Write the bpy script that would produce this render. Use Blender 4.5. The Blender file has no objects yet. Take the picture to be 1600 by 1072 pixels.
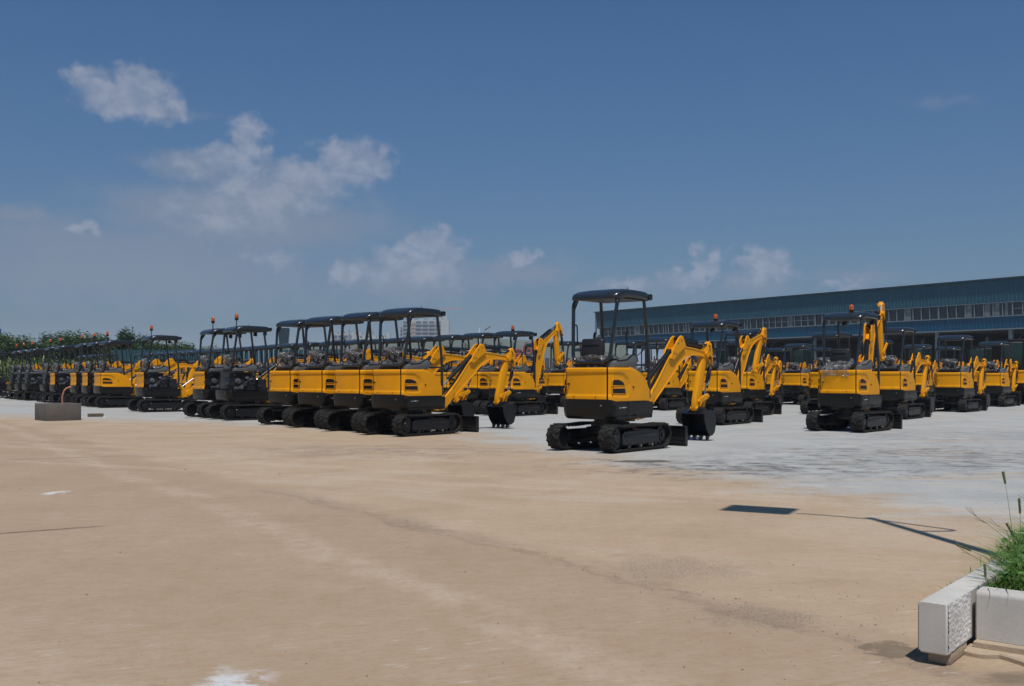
import bpy, bmesh, math, random
from mathutils import Vector, Matrix
from mathutils.noise import noise as pnoise
R = math.radians
PI = math.pi
scene = bpy.context.scene
COL = scene.collection
random.seed(7)

# ------------------------------------------------------------------ camera
FPX, CAMH, VH = 1556.0, 1.13, 588.7
cam = bpy.data.cameras.new("camera")
camo = bpy.data.objects.new("camera", cam)
COL.objects.link(camo)
camo.location = (0, 0, CAMH)
camo.rotation_euler = (PI / 2, 0, 0)
cam.sensor_width = 36
cam.lens = 36 * FPX / 1600
cam.shift_y = (VH - 536) / 1600
cam.clip_start = 0.1
cam.clip_end = 8000
scene.camera = camo

# ------------------------------------------------------------------ materials
def mat(name):
    m = bpy.data.materials.new(name)
    m.use_nodes = True
    return m, m.node_tree.nodes, m.node_tree.links, m.node_tree.nodes["Principled BSDF"]

def ramp(N, pts):
    r = N.new("ShaderNodeValToRGB")
    e = r.color_ramp.elements
    while len(e) < len(pts):
        e.new(0.5)
    for k, (p, c) in enumerate(pts):
        e[k].position = p
        e[k].color = (c if len(c) == 4 else (*c, 1))
    return r

def simple(name, col, rough=0.5, metal=0.0, var=0.15, scale=6.0, bump=0.0, bscale=60, coat=0.0, dust=0.0, spec=0.5):
    m, N, L, P = mat(name)
    tc = N.new("ShaderNodeTexCoord")
    n = N.new("ShaderNodeTexNoise")
    n.inputs["Scale"].default_value = scale
    n.inputs["Detail"].default_value = 6
    L.new(tc.outputs["Object"], n.inputs["Vector"])
    lo = tuple(c * (1 - var) for c in col)
    hi = tuple(min(1, c * (1 + var)) for c in col)
    r = ramp(N, [(0.3, lo), (0.7, hi)])
    L.new(n.outputs["Fac"], r.inputs["Fac"])
    out = r.outputs["Color"]
    if dust > 0:
        n2 = N.new("ShaderNodeTexNoise")
        n2.inputs["Scale"].default_value = scale * 3
        n2.inputs["Detail"].default_value = 8
        n2.inputs["Roughness"].default_value = 0.7
        L.new(tc.outputs["Object"], n2.inputs["Vector"])
        r2 = ramp(N, [(0.42, (0, 0, 0)), (0.75, (dust, dust, dust))])
        L.new(n2.outputs["Fac"], r2.inputs["Fac"])
        mx = N.new("ShaderNodeMixRGB")
        L.new(r2.outputs["Color"], mx.inputs["Fac"])
        L.new(out, mx.inputs["Color1"])
        mx.inputs["Color2"].default_value = (0.30, 0.25, 0.19, 1)
        out = mx.outputs["Color"]
    L.new(out, P.inputs["Base Color"])
    P.inputs["Roughness"].default_value = rough
    P.inputs["Metallic"].default_value = metal
    P.inputs["Specular IOR Level"].default_value = spec
    if coat:
        P.inputs["Coat Weight"].default_value = coat
        P.inputs["Coat Roughness"].default_value = 0.12
    if bump:
        b = N.new("ShaderNodeBump")
        b.inputs["Strength"].default_value = bump
        b.inputs["Distance"].default_value = 0.01
        nb = N.new("ShaderNodeTexNoise")
        nb.inputs["Scale"].default_value = bscale
        nb.inputs["Detail"].default_value = 5
        L.new(tc.outputs["Object"], nb.inputs["Vector"])
        L.new(nb.outputs["Fac"], b.inputs["Height"])
        L.new(b.outputs["Normal"], P.inputs["Normal"])
    return m

YEL = simple("yellow_paint", (0.79, 0.320, 0.001), 0.42, var=0.05, scale=3, dust=0.03, bump=0.05, bscale=25, coat=0.06, spec=0.2)
ROOFM = simple("canopy_grey_paint", (0.013, 0.018, 0.022), 0.28, var=0.1, dust=0.01, coat=0.25, scale=4)
BLK = simple("black_paint", (0.005, 0.0053, 0.0056), 0.36, var=0.25, scale=5, dust=0.008, spec=0.4, bump=0.03)
CWT = simple("counterweight_paint", (0.0045, 0.0048, 0.0052), 0.34, var=0.15, scale=4, dust=0.008, spec=0.35, bump=0.12, bscale=14)
RUB = simple("track_rubber", (0.0095, 0.0092, 0.009), 0.75, var=0.3, scale=8, dust=0.10, spec=0.3, bump=0.4, bscale=40)
STEEL = simple("black_steel", (0.0055, 0.0068, 0.009), 0.36, var=0.2, scale=6, dust=0.010, spec=0.4)
SEATM = simple("black_seat_vinyl", (0.010, 0.010, 0.010), 0.5, var=0.2, scale=8, bump=0.1)
GREYP = simple("grey_console_plastic", (0.105, 0.110, 0.105), 0.55, var=0.08, scale=6, bump=0.05)
CHROME = simple("chrome_rod", (0.42, 0.42, 0.43), 0.30, metal=1.0, var=0.05)
ENGM = simple("engine_metal", (0.028, 0.03, 0.032), 0.4, metal=0.5, var=0.6, scale=14, bump=0.3)
ALUM = simple("cast_aluminium", (0.30, 0.30, 0.30), 0.35, metal=0.8, var=0.3, scale=20, bump=0.3)
VENTM = simple("vent_and_roof_shade_black", (0.006, 0.006, 0.006), 0.6, var=0.3)
WHITEP = simple("white_print", (0.6, 0.6, 0.6), 0.5, var=0.1)
REDP = simple("red_print", (0.45, 0.02, 0.02), 0.5, var=0.1)
BRASS = simple("brass_fitting", (0.30, 0.26, 0.17), 0.35, metal=0.7, var=0.2)

def amber():
    m, N, L, P = mat("amber_lens")
    P.inputs["Base Color"].default_value = (0.70, 0.13, 0.01, 1)
    P.inputs["Roughness"].default_value = 0.12
    P.inputs["Transmission Weight"].default_value = 0.35
    P.inputs["Subsurface Weight"].default_value = 0.0
    P.inputs["Coat Weight"].default_value = 0.5
    return m
AMB = amber()

def film():
    m, N, L, P = mat("clear_plastic_film")
    tc = N.new("ShaderNodeTexCoord")
    n = N.new("ShaderNodeTexNoise")
    n.inputs["Scale"].default_value = 9
    n.inputs["Detail"].default_value = 6
    n.inputs["Distortion"].default_value = 2.5
    L.new(tc.outputs["Object"], n.inputs["Vector"])
    r = ramp(N, [(0.35, (0.10, 0.10, 0.10)), (0.66, (0.70, 0.70, 0.70))])
    L.new(n.outputs["Fac"], r.inputs["Fac"])
    L.new(r.outputs["Color"], P.inputs["Alpha"])
    P.inputs["Base Color"].default_value = (0.24, 0.24, 0.245, 1)
    P.inputs["Roughness"].default_value = 0.12
    P.inputs["Specular IOR Level"].default_value = 0.9
    b = N.new("ShaderNodeBump")
    b.inputs["Strength"].default_value = 0.9
    b.inputs["Distance"].default_value = 0.03
    L.new(n.outputs["Fac"], b.inputs["Height"])
    L.new(b.outputs["Normal"], P.inputs["Normal"])
    return m
FILM = film()

def glassy(name, col, rough=0.08):
    m, N, L, P = mat(name)
    P.inputs["Base Color"].default_value = (*col, 1)
    P.inputs["Roughness"].default_value = rough
    P.inputs["Specular IOR Level"].default_value = 0.8
    return m

def foliage(name, c1, c2, rough=0.5):
    m, N, L, P = mat(name)
    g = N.new("ShaderNodeNewGeometry")
    r = ramp(N, [(0.0, c1), (1.0, c2)])
    L.new(g.outputs["Random Per Island"], r.inputs["Fac"])
    L.new(r.outputs["Color"], P.inputs["Base Color"])
    P.inputs["Roughness"].default_value = rough
    tr = N.new("ShaderNodeBsdfTranslucent")
    L.new(r.outputs["Color"], tr.inputs["Color"])
    mx = N.new("ShaderNodeMixShader")
    mx.inputs["Fac"].default_value = 0.3
    L.new(P.outputs[0], mx.inputs[1])
    L.new(tr.outputs[0], mx.inputs[2])
    L.new(mx.outputs[0], N["Material Output"].inputs["Surface"])
    return m

# ------------------------------------------------------------------ mesh helpers
def finish(bm, name, mats, smooth=35, parent=None):
    bmesh.ops.remove_doubles(bm, verts=bm.verts, dist=1e-5)
    bmesh.ops.recalc_face_normals(bm, faces=bm.faces)
    me = bpy.data.meshes.new(name)
    bm.to_mesh(me)
    bm.free()
    if not isinstance(mats, (list, tuple)):
        mats = [mats]
    for m in mats:
        me.materials.append(m)
    if smooth:
        for p in me.polygons:
            p.use_smooth = True
        me.set_sharp_from_angle(angle=R(smooth))
    return link(me, name, parent)

def link(me, name, parent=None):
    o = bpy.data.objects.new(name, me)
    COL.objects.link(o)
    if parent:
        o.parent = parent
    return o

def raw(vs, fs, name, mats, smooth=0, parent=None, fm=None):
    me = bpy.data.meshes.new(name)
    me.from_pydata(vs, [], fs)
    if not isinstance(mats, (list, tuple)):
        mats = [mats]
    for m in mats:
        me.materials.append(m)
    if fm:
        me.polygons.foreach_set("material_index", fm)
    if smooth:
        for p in me.polygons:
            p.use_smooth = True
        me.set_sharp_from_angle(angle=R(smooth))
    return link(me, name, parent)

def tag(o, label=None, cat=None, group=None, kind=None):
    if label: o["label"] = label
    if cat: o["category"] = cat
    if group: o["group"] = group
    if kind: o["kind"] = kind
    return o

def box(bm, c, s, bev=0.0, rot=None, mi=0, seg=2):
    r = bmesh.ops.create_cube(bm, size=1.0)
    vs = r["verts"]
    M = Matrix.Translation(Vector(c)) @ (rot.to_4x4() if rot else Matrix.Identity(4)) @ Matrix.Diagonal((s[0], s[1], s[2], 1))
    for v in vs:
        v.co = M @ v.co
    fs = set(f for v in vs for f in v.link_faces)
    if bev > 0:
        es = list(set(e for v in vs for e in v.link_edges))
        rr = bmesh.ops.bevel(bm, geom=es, offset=bev, segments=seg, affect='EDGES', profile=0.5, clamp_overlap=True)
        fs = set(f for f in fs if f.is_valid) | set(rr["faces"])
    for f in fs:
        f.material_index = mi
    return fs

def prism(bm, poly, x0, x1, bev=0.0, mi=0, axis='X', seg=1):
    """poly in (y,z) extruded along x (axis X), or (x,z) along y (axis Y), or (x,y) along z."""
    def P(a, b, t):
        return {'X': (t, a, b), 'Y': (a, t, b), 'Z': (a, b, t)}[axis]
    v0 = [bm.verts.new(P(a, b, x0)) for a, b in poly]
    v1 = [bm.verts.new(P(a, b, x1)) for a, b in poly]
    n = len(poly)
    fs = [bm.faces.new(v0), bm.faces.new(v1[::-1])]
    for i in range(n):
        fs.append(bm.faces.new((v0[i], v1[i], v1[(i + 1) % n], v0[(i + 1) % n])))
    bmesh.ops.recalc_face_normals(bm, faces=fs)
    if bev > 0:
        es = set(e for f in fs[:2] for e in f.edges)
        rr = bmesh.ops.bevel(bm, geom=list(es), offset=bev, segments=seg, affect='EDGES', profile=0.5, clamp_overlap=True)
        fs = [f for f in fs if f.is_valid] + list(rr["faces"])
    for f in fs:
        f.material_index = mi
    return fs

def cyl(bm, p0, p1, r0, r1=None, seg=14, mi=0, cap=True):
    p0, p1 = Vector(p0), Vector(p1)
    r1 = r0 if r1 is None else r1
    d = (p1 - p0).normalized()
    u = d.orthogonal().normalized()
    w = d.cross(u)
    a = [bm.verts.new(p0 + (u * math.cos(t) + w * math.sin(t)) * r0) for t in [2 * PI * k / seg for k in range(seg)]]
    b = [bm.verts.new(p1 + (u * math.cos(t) + w * math.sin(t)) * r1) for t in [2 * PI * k / seg for k in range(seg)]]
    fs = [bm.faces.new((a[k], a[(k + 1) % seg], b[(k + 1) % seg], b[k])) for k in range(seg)]
    if cap:
        fs += [bm.faces.new(a[::-1]), bm.faces.new(b)]
    for f in fs:
        f.material_index = mi
    return fs

def tube(bm, pts, r, seg=10, mi=0, taper=None):
    pts = [Vector(p) for p in pts]
    rings = []
    up = None
    for i, p in enumerate(pts):
        if i == 0: d = pts[1] - pts[0]
        elif i == len(pts) - 1: d = pts[-1] - pts[-2]
        else: d = (pts[i + 1] - pts[i]).normalized() + (pts[i] - pts[i - 1]).normalized()
        d.normalize()
        if up is None:
            up = d.orthogonal().normalized()
        u = (up - d * up.dot(d)).normalized()
        up = u
        w = d.cross(u)
        rr = r if taper is None else r * (1 + (taper - 1) * i / (len(pts) - 1))
        rings.append([bm.verts.new(p + (u * math.cos(t) + w * math.sin(t)) * rr) for t in [2 * PI * k / seg for k in range(seg)]])
    fs = []
    for a, b in zip(rings, rings[1:]):
        fs += [bm.faces.new((a[k], a[(k + 1) % seg], b[(k + 1) % seg], b[k])) for k in range(seg)]
    fs += [bm.faces.new(rings[0][::-1]), bm.faces.new(rings[-1])]
    for f in fs:
        f.material_index = mi
    return fs

def roundpath(pts, rad, n=5):
    """polyline with its corners rounded"""
    pts = [Vector(p) for p in pts]
    out = [pts[0]]
    for i in range(1, len(pts) - 1):
        a, b, c = pts[i - 1], pts[i], pts[i + 1]
        r = min(rad, (a - b).length * 0.49, (c - b).length * 0.49)
        s = b + (a - b).normalized() * r
        e = b + (c - b).normalized() * r
        for k in range(n + 1):
            t = k / n
            out.append(s * (1 - t) ** 2 + b * 2 * t * (1 - t) + e * t * t)
    out.append(pts[-1])
    return out

def sdf(poly, y, z):
    """signed distance to polygon, negative inside"""
    d = 1e9
    inside = False
    n = len(poly)
    for i in range(n):
        (x1, y1), (x2, y2) = poly[i], poly[(i + 1) % n]
        ex, ey = x2 - x1, y2 - y1
        t = max(0, min(1, ((y - x1) * ex + (z - y1) * ey) / (ex * ex + ey * ey)))
        d = min(d, math.hypot(y - x1 - t * ex, z - y1 - t * ey))
        if (y1 > z) != (y2 > z) and y < (x2 - x1) * (z - y1) / (y2 - y1) + x1:
            inside = not inside
    return -d if inside else d

def smooth01(t):
    t = max(0.0, min(1.0, t))
    return t * t * (3 - 2 * t)

# ------------------------------------------------------------------ excavator parts (forward is +Y, x to the right)
MESH = {}
def part_mesh(key, fn):
    if key not in MESH:
        o = fn()
        MESH[key] = o.data
        bpy.data.objects.remove(o)
    return MESH[key]

def m_track():
    bm = bmesh.new()
    yr, yf, zc = -0.66, 0.68, 0.215
    r0, r1 = 0.192, 0.182
    # belt path (outer surface), counter clockwise seen from +x
    path = []
    for k in range(15):
        a = PI / 2 + PI * k / 14
        path.append((yr + r0 * math.cos(a), zc + r0 * math.sin(a)))
    for k in range(1, 12):
        path.append((yr + (yf - yr) * k / 12, zc - r0 + (r0 - r1) * k / 12))
    for k in range(15):
        a = -PI / 2 + PI * k / 14
        path.append((yf + r1 * math.cos(a), zc + r1 * math.sin(a)))
    for k in range(1, 12):
        t = k / 12
        path.append((yf + (yr - yf) * t, zc + r1 + (r0 - r1) * t - 0.012 * math.sin(2 * PI * t) ** 2))
    # resample evenly
    P = path + [path[0]]
    seg = [math.dist(P[i], P[i + 1]) for i in range(len(P) - 1)]
    Ltot = sum(seg)
    NL = 88
    pts = []
    i, acc = 0, 0.0
    for k in range(NL):
        s = Ltot * k / NL
        while acc + seg[i] < s:
            acc += seg[i]; i += 1
        t = (s - acc) / seg[i]
        pts.append(Vector((0, P[i][0] + (P[i + 1][0] - P[i][0]) * t, P[i][1] + (P[i + 1][1] - P[i][1]) * t)))
    n = len(pts)
    nor = []
    for k in range(n):
        d = (pts[(k + 1) % n] - pts[k - 1]).normalized()
        nor.append(Vector((0, -d.z, d.y)) * -1)
    w, th = 0.115, 0.022
    prof = [(-w, 0), (-w + 0.012, 0.004), (w - 0.012, 0.004), (w, 0), (w, -th), (-w, -th)]
    rings = [[bm.verts.new(pts[k] + Vector((px, 0, 0)) + nor[k] * pn) for px, pn in prof] for k in range(n)]
    for k in range(n):
        a, b = rings[k], rings[(k + 1) % n]
        for j in range(6):
            bm.faces.new((a[j], a[(j + 1) % 6], b[(j + 1) % 6], b[j]))
    # chevron lugs, left and right half alternate
    for k in range(0, n, 2):
        for s in (-1, 1):
            kk = (k + (1 if s > 0 else 0)) % n
            a, b, c = kk, (kk + 1) % n, (kk + 2) % n
            hl = 0.017
            q = []
            for (xx, off) in ((s * w * 1.0, 0), (s * 0.055, 0), (s * 0.008, 1)):
                ia, ib = (a + off) % n, (a + off + 1) % n
                ma = pts[ia].lerp(pts[ib], 0.1)
                mb = pts[ia].lerp(pts[ib], 1.0)
                q.append((ma, mb, nor[ia], xx))
            lo, hi = [], []
            for (ma, mb, nn, xx) in q:
                X = Vector((xx, 0, 0))
                lo.append((bm.verts.new(ma + X), bm.verts.new(mb + X)))
                hi.append((bm.verts.new(ma.lerp(mb, .15) + X + nn * hl), bm.verts.new(ma.lerp(mb, .85) + X + nn * hl)))
            for j in range(2):
                bm.faces.new((hi[j][0], hi[j][1], hi[j + 1][1], hi[j + 1][0]))
                bm.faces.new((lo[j][0], hi[j][0], hi[j + 1][0], lo[j + 1][0]))
                bm.faces.new((lo[j][1], lo[j + 1][1], hi[j + 1][1], hi[j][1]))
            for j in (0, 2):
                bm.faces.new((lo[j][0], lo[j][1], hi[j][1], hi[j][0]))
    # inner guide blocks
    for k in range(0, n, 2):
        p = pts[k] - nor[k] * (th + 0.012)
        d = Vector((0, nor[k].z, -nor[k].y))
        for s in (-1, 1):
            vs = []
            for dx in (-0.012, 0.012):
                for dd in (-0.012, 0.012):
                    for dn in (0.0, 0.014):
                        vs.append(bm.verts.new(p + Vector((s * 0.035 + dx, 0, 0)) + d * dd + nor[k] * dn))
            for f in ((0, 1, 3, 2), (4, 6, 7, 5), (0, 4, 5, 1), (2, 3, 7, 6), (0, 2, 6, 4), (1, 5, 7, 3)):
                bm.faces.new([vs[j] for j in f])
    return finish(bm, "rubber_belt", RUB, 40)

def m_track_frame():
    bm = bmesh.new()
    prism(bm, [(-0.5, 0.12), (-0.5, 0.27), (-0.44, 0.315), (0.46, 0.315), (0.53, 0.27), (0.53, 0.12), (0.42, 0.10), (-0.42, 0.10)], -0.075, 0.085, 0.008)
    box(bm, (0.088, 0.0, 0.245), (0.012, 0.86, 0.05), 0.004)
    for y in (-0.33, -0.05, 0.22, 0.42):
        box(bm, (0.075, y, 0.098), (0.05, 0.07, 0.04), 0.006)
    box(bm, (0.0905, 0.02, 0.25), (0.01, 0.03, 0.06), 0.003, mi=1)
    return finish(bm, "track_frame", [STEEL, VENTM], 35)

def m_sprocket():
    bm = bmesh.new()
    cyl(bm, (-0.06, 0, 0), (0.05, 0, 0), 0.165, seg=28)
    cyl(bm, (0.05, 0, 0), (0.075, 0, 0), 0.125, 0.11, seg=24)
    cyl(bm, (0.075, 0, 0), (0.088, 0, 0), 0.07, 0.06, seg=18)
    for k in range(6):
        a = 2 * PI * k / 6
        cyl(bm, (0.07, 0.09 * math.cos(a), 0.09 * math.sin(a)), (0.086, 0.09 * math.cos(a), 0.09 * math.sin(a)), 0.012, seg=6)
    return finish(bm, "sprocket", STEEL, 35)

def m_idler():
    bm = bmesh.new()
    cyl(bm, (-0.05, 0, 0), (0.045, 0, 0), 0.155, seg=26)
    cyl(bm, (0.045, 0, 0), (0.06, 0, 0), 0.10, 0.09, seg=20)
    cyl(bm, (0.06, 0, 0), (0.075, 0, 0), 0.04, seg=12)
    return finish(bm, "idler", STEEL, 35)

def m_roller():
    bm = bmesh.new()
    cyl(bm, (-0.06, 0, 0), (0.07, 0, 0), 0.048, seg=16)
    cyl(bm, (0.07, 0, 0), (0.095, 0, 0), 0.022, seg=10, mi=1)
    return finish(bm, "roller", [STEEL, BRASS], 35)

def m_undercarriage():
    bm = bmesh.new()
    box(bm, (0, 0, 0.30), (0.50, 0.62, 0.12), 0.02)
    for s in (-1, 1):
        prism(bm, [(s * 0.18, 0.36), (s * 0.42, 0.26), (s * 0.42, 0.15), (s * 0.18, 0.22)], 0.20, 0.34, 0.01, axis='Y')
        prism(bm, [(s * 0.18, 0.36), (s * 0.42, 0.26), (s * 0.42, 0.15), (s * 0.18, 0.22)], -0.34, -0.20, 0.01, axis='Y')
    cyl(bm, (0, 0, 0.36), (0, 0, 0.43), 0.30, seg=32)
    cyl(bm, (0, 0, 0.42), (0, 0, 0.49), 0.25, seg=28)
    cyl(bm, (0.1, 0.2, 0.33), (0.1, 0.75, 0.22), 0.032, seg=12)
    return finish(bm, "undercarriage", STEEL, 35)

def m_blade():
    bm = bmesh.new()
    # curved mould board
    prof = []
    for k in range(9):
        t = k / 8
        prof.append((1.37 - 0.055 * math.sin(PI * t), 0.02 + 0.30 * t))
    back = [(y - 0.018, z) for y, z in prof][::-1]
    prism(bm, [(y, z) for y, z in prof] + back, -0.585, 0.585, 0.0)
    for s in (-1, 1):
        box(bm, (s * 0.585, 1.335, 0.17), (0.014, 0.09, 0.31), 0.003)
        for q in range(4):
            box(bm, (s * 0.36, 1.30, 0.08 + q * 0.06), (0.40, 0.02, 0.012), 0.003)
        prism(bm, [(0.45, 0.27), (1.33, 0.22), (1.33, 0.12), (0.45, 0.17)], s * 0.27 - 0.035, s * 0.27 + 0.035, 0.006)
    box(bm, (0, 1.36, 0.025), (1.18, 0.02, 0.05), 0.004)
    box(bm, (0, 1.31, 0.325), (1.18, 0.06, 0.015), 0.004)
    return finish(bm, "dozer_blade", STEEL, 35)

# plan outline of the upper body: list of (x, y, nx, ny) from the left front corner round the tail to the right front corner
def outline(w=0.455, rear=-0.668, r=0.15, front=0.41, ns=26, na=10, nr=12):
    o = []
    for k in range(ns):
        y = front + (rear + r - front) * k / ns
        o.append((-w, y, -1, 0))
    for k in range(na + 1):
        a = PI + PI / 2 * k / na
        o.append((-w + r + r * math.cos(a), rear + r + r * math.sin(a), math.cos(a), math.sin(a)))
    for k in range(1, nr):
        x = (-w + r) + (2 * (w - r)) * k / nr
        bow = 0.022 * (1 - (x / (w - r)) ** 2)
        o.append((x, rear - bow, 0, -1))
    for k in range(na + 1):
        a = 1.5 * PI + PI / 2 * k / na
        o.append((w - r + r * math.cos(a), rear + r + r * math.sin(a), math.cos(a), math.sin(a)))
    for k in range(1, ns + 1):
        y = rear + r + (front - rear - r) * k / ns
        o.append((w, y, 1, 0))
    return o

OUT = outline()
SEAM = 0.385   # |x| at the tail where rear panel meets side panel
def ztop(y):
    pts = [(-1, 1.268), (-0.12, 1.268), (-0.02, 1.250), (0.11, 1.20), (0.24, 1.135), (0.33, 1.075), (0.385, 1.00), (0.41, 0.955)]
    for (a, za), (b, zb) in zip(pts, pts[1:]):
        if y <= b:
            return za + (zb - za) * (y - a) / (b - a)
    return pts[-1][1]
def zbot(x, y):
    return 0.792 - 0.030 * smooth01((y + 0.66) / 0.16)
RECESS = [(-1.2, 0.842), (-0.52, 0.842), (-0.45, 0.822), (-0.20, 0.822), (-0.165, 0.86), (-0.145, 1.03), (-0.19, 1.11), (-0.29, 1.175), (-0.38, 1.195), (-1.2, 1.195)]
def shell(sel, side):
    pts = [p for p in OUT if sel(p)]
    bm = bmesh.new()
    NZ = 26
    cols = []
    for (x, y, nx, ny) in pts:
        zt, zb = ztop(y), zbot(x, y)
        c = []
        for k in range(NZ + 1):
            z = zb + (zt - 0.022 - zb) * k / NZ
            yy = y if side else -0.9
            d = sdf(RECESS, yy, z)
            off = -0.014 * smooth01(-d / 0.018) if z < 1.21 else 0
            if side and y > -0.16:
                off += 0.0
            c.append(bm.verts.new((x + nx * off, y + ny * off, z)))
        for (ins, dz) in ((0.004, -0.011), (0.012, -0.003), (0.026, 0.0), (0.11, 0.0), (0.12, -0.02)):
            c.append(bm.verts.new((x - nx * ins, y - ny * ins, zt + dz)))
        cols.append(c)
    for a, b in zip(cols, cols[1:]):
        for k in range(len(a) - 1):
            bm.faces.new((a[k], a[k + 1], b[k + 1], b[k]))
    return bm, pts

def front_close(bm, pts, sgn):
    # small return at the front edge
    x, y = pts[0][0], pts[0][1]
    if abs(y - 0.41) > 1e-3:
        x, y = pts[-1][0], pts[-1][1]
    z0, z1 = zbot(x, y), ztop(y)
    prism(bm, [(0.404, z0), (0.404, z1 - .004), (0.424, z1 - 0.02), (0.424, z0)], x - sgn * 0.12, x - sgn * 0.001, 0.0)

def m_side(sgn):
    def f():
        if sgn > 0:
            bm, pts = shell(lambda p: p[0] > 0 and (p[1] > -0.60 or p[0] > SEAM - 0.004), True)
        else:
            bm, pts = shell(lambda p: p[0] < 0 and (p[1] > -0.60 or p[0] < -SEAM + 0.004), True)
        front_close(bm, pts, sgn)
        if sgn > 0:
            cyl(bm, (0.450, -0.047, 0.972), (0.467, -0.047, 0.972), 0.016, seg=12, mi=1)
            tube(bm, roundpath([(0.44, -0.12, 1.272), (0.44, 0.11, 1.207), (0.44, 0.24, 1.142), (0.44, 0.36, 1.04)], 0.05), 0.012, seg=6)
        return finish(bm, "side_panel", [YEL, STEEL], 40)
    return f

def m_rear():
    bm, pts = shell(lambda p: abs(p[0]) <= SEAM - 0.004 and p[1] < -0.60, False)
    cyl(bm, (-0.31, -0.655, 1.02), (-0.31, -0.690, 1.02), 0.014, seg=12, mi=1)
    for x in (-0.20, 0.20):
        cyl(bm, (x, -0.66, 0.83), (x, -0.694, 0.83), 0.008, seg=6, mi=1)
    return finish(bm, "rear_panel", [YEL, STEEL], 40)

def m_vent(sgn):
    def f():
        bm = bmesh.new()
        x0, x1 = sgn * 0.436, sgn * 0.446
        up = [(-0.600, 0.998), (-0.596, 1.062), (-0.565, 1.088), (-0.43, 1.088), (-0.32, 1.056), (-0.270, 1.000)]
        lo = [(-0.600, 0.878), (-0.600, 0.956), (-0.262, 0.956), (-0.246, 0.920), (-0.240, 0.872)]
        prism(bm, up, x0, x1, 0.0)
        prism(bm, lo, x0, x1, 0.0)
        for (pl, ys) in ((up, -0.55), (lo, -0.555)):
            z0, z1 = pl[0][1], pl[1][1]
            n = 3
            for k in range(1, n):
                z = z0 + (z1 - z0) * k / n
                box(bm, (sgn * 0.446, -0.435, z), (0.006, 0.26, 0.004), 0)
            tube(bm, [(sgn * 0.443, a, b) for a, b in pl] + [(sgn * 0.443, *pl[0])], 0.006, seg=5, mi=1)
        return finish(bm, "vent", [VENTM, YEL], 30)
    return f

def m_cweight():
    bm = bmesh.new()
    o = outline(w=0.468, rear=-0.683, r=0.16, front=0.50)
    cols = []
    zl = [(0.0, 0.0), (0.004, -0.004), (0.004, -0.10), (0.0, -0.18), (-0.012, -0.25), (-0.035, -0.285), (-0.07, -0.300), (-0.2, -0.302)]
    for (x, y, nx, ny) in o:
        zt = (zbot(x, y) - 0.004)
        if y > 0.40:
            zt = 0.74
        bottom = 0.487
        c = [bm.verts.new((x - nx * 0.05, y - ny * 0.05, zt - 0.002))]
        H = zt - bottom
        for off, dz in zl:
            c.append(bm.verts.new((x + nx * off, y + ny * off, zt + dz * H / 0.302)))
        cols.append(c)
    for a, b in zip(cols, cols[1:]):
        for k in range(len(a) - 1):
            bm.faces.new((a[k], a[k + 1], b[k + 1], b[k]))
    # bottom pan and front wall
    prism(bm, [(-0.46, -0.50), (-0.34, -0.62), (0.34, -0.62), (0.46, -0.50), (0.46, 0.49), (-0.46, 0.49)], 0.492, 0.535, 0, axis='Z')
    prism(bm, [(-0.472, 0.49), (-0.44, 0.50), (-0.44, 0.74), (-0.472, 0.74)], 0.40, 0.505, 0, axis='Y')
    for s in (-1, 1):
        box(bm, (s * 0.36, 0.47, 0.62), (0.21, 0.06, 0.24), 0.015)
    # seam, lifting eyes and bolts
    box(bm, (0.4765, -0.20, 0.62), (0.003, 0.006, 0.26), 0, mi=1)
    for (x, y) in ((-0.33, -0.66), (0.30, -0.678)):
        cyl(bm, (x, y + 0.05, 0.700), (x * 1.0, y - 0.012, 0.700), 0.026, seg=14, mi=1)
        cyl(bm, (x, y + 0.03, 0.700), (x * 1.0, y - 0.020, 0.700), 0.014, seg=12, mi=2)
    cyl(bm, (0.42, -0.55, 0.735), (0.475, -0.60, 0.735), 0.030, seg=14, mi=1)
    cyl(bm, (0.46, 0.0, 0.545), (0.4785, 0.0, 0.545), 0.014, seg=12, mi=1)
    return finish(bm, "counterweight", [CWT, VENTM, BRASS], 38)

def m_decal(red):
    def f():
        bm = bmesh.new()
        rnd = random.Random(3)
        y = -0.46
        while y < -0.26:
            w = rnd.uniform(0.012, 0.03)
            h = rnd.uniform(0.006, 0.020)
            box(bm, (0.4775, y + w / 2, 0.665 + rnd.uniform(-0.004, 0.004)), (0.002, w, h), 0)
            y += w + rnd.uniform(0.004, 0.012)
        return finish(bm, "decal", REDP if red else WHITEP, 0)
    return f

def m_deck():
    """floor, inner block under the seat and fuel / battery boxes"""
    bm = bmesh.new()
    prism(bm, [(-0.38, -0.45), (-0.30, -0.57), (0.30, -0.57), (0.38, -0.45), (0.38, -0.02), (-0.38, -0.02)], 0.54, 1.255, 0.01, axis='Z')
    box(bm, (0, 0.18, 0.80), (0.80, 0.52, 0.10), 0.01)
    box(bm, (0.0, 0.20, 0.64), (0.78, 0.50, 0.22), 0.01)
    box(bm, (-0.10, -0.30, 1.29), (0.50, 0.42, 0.08), 0.02)
    return finish(bm, "floor_deck", BLK, 35)

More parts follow.
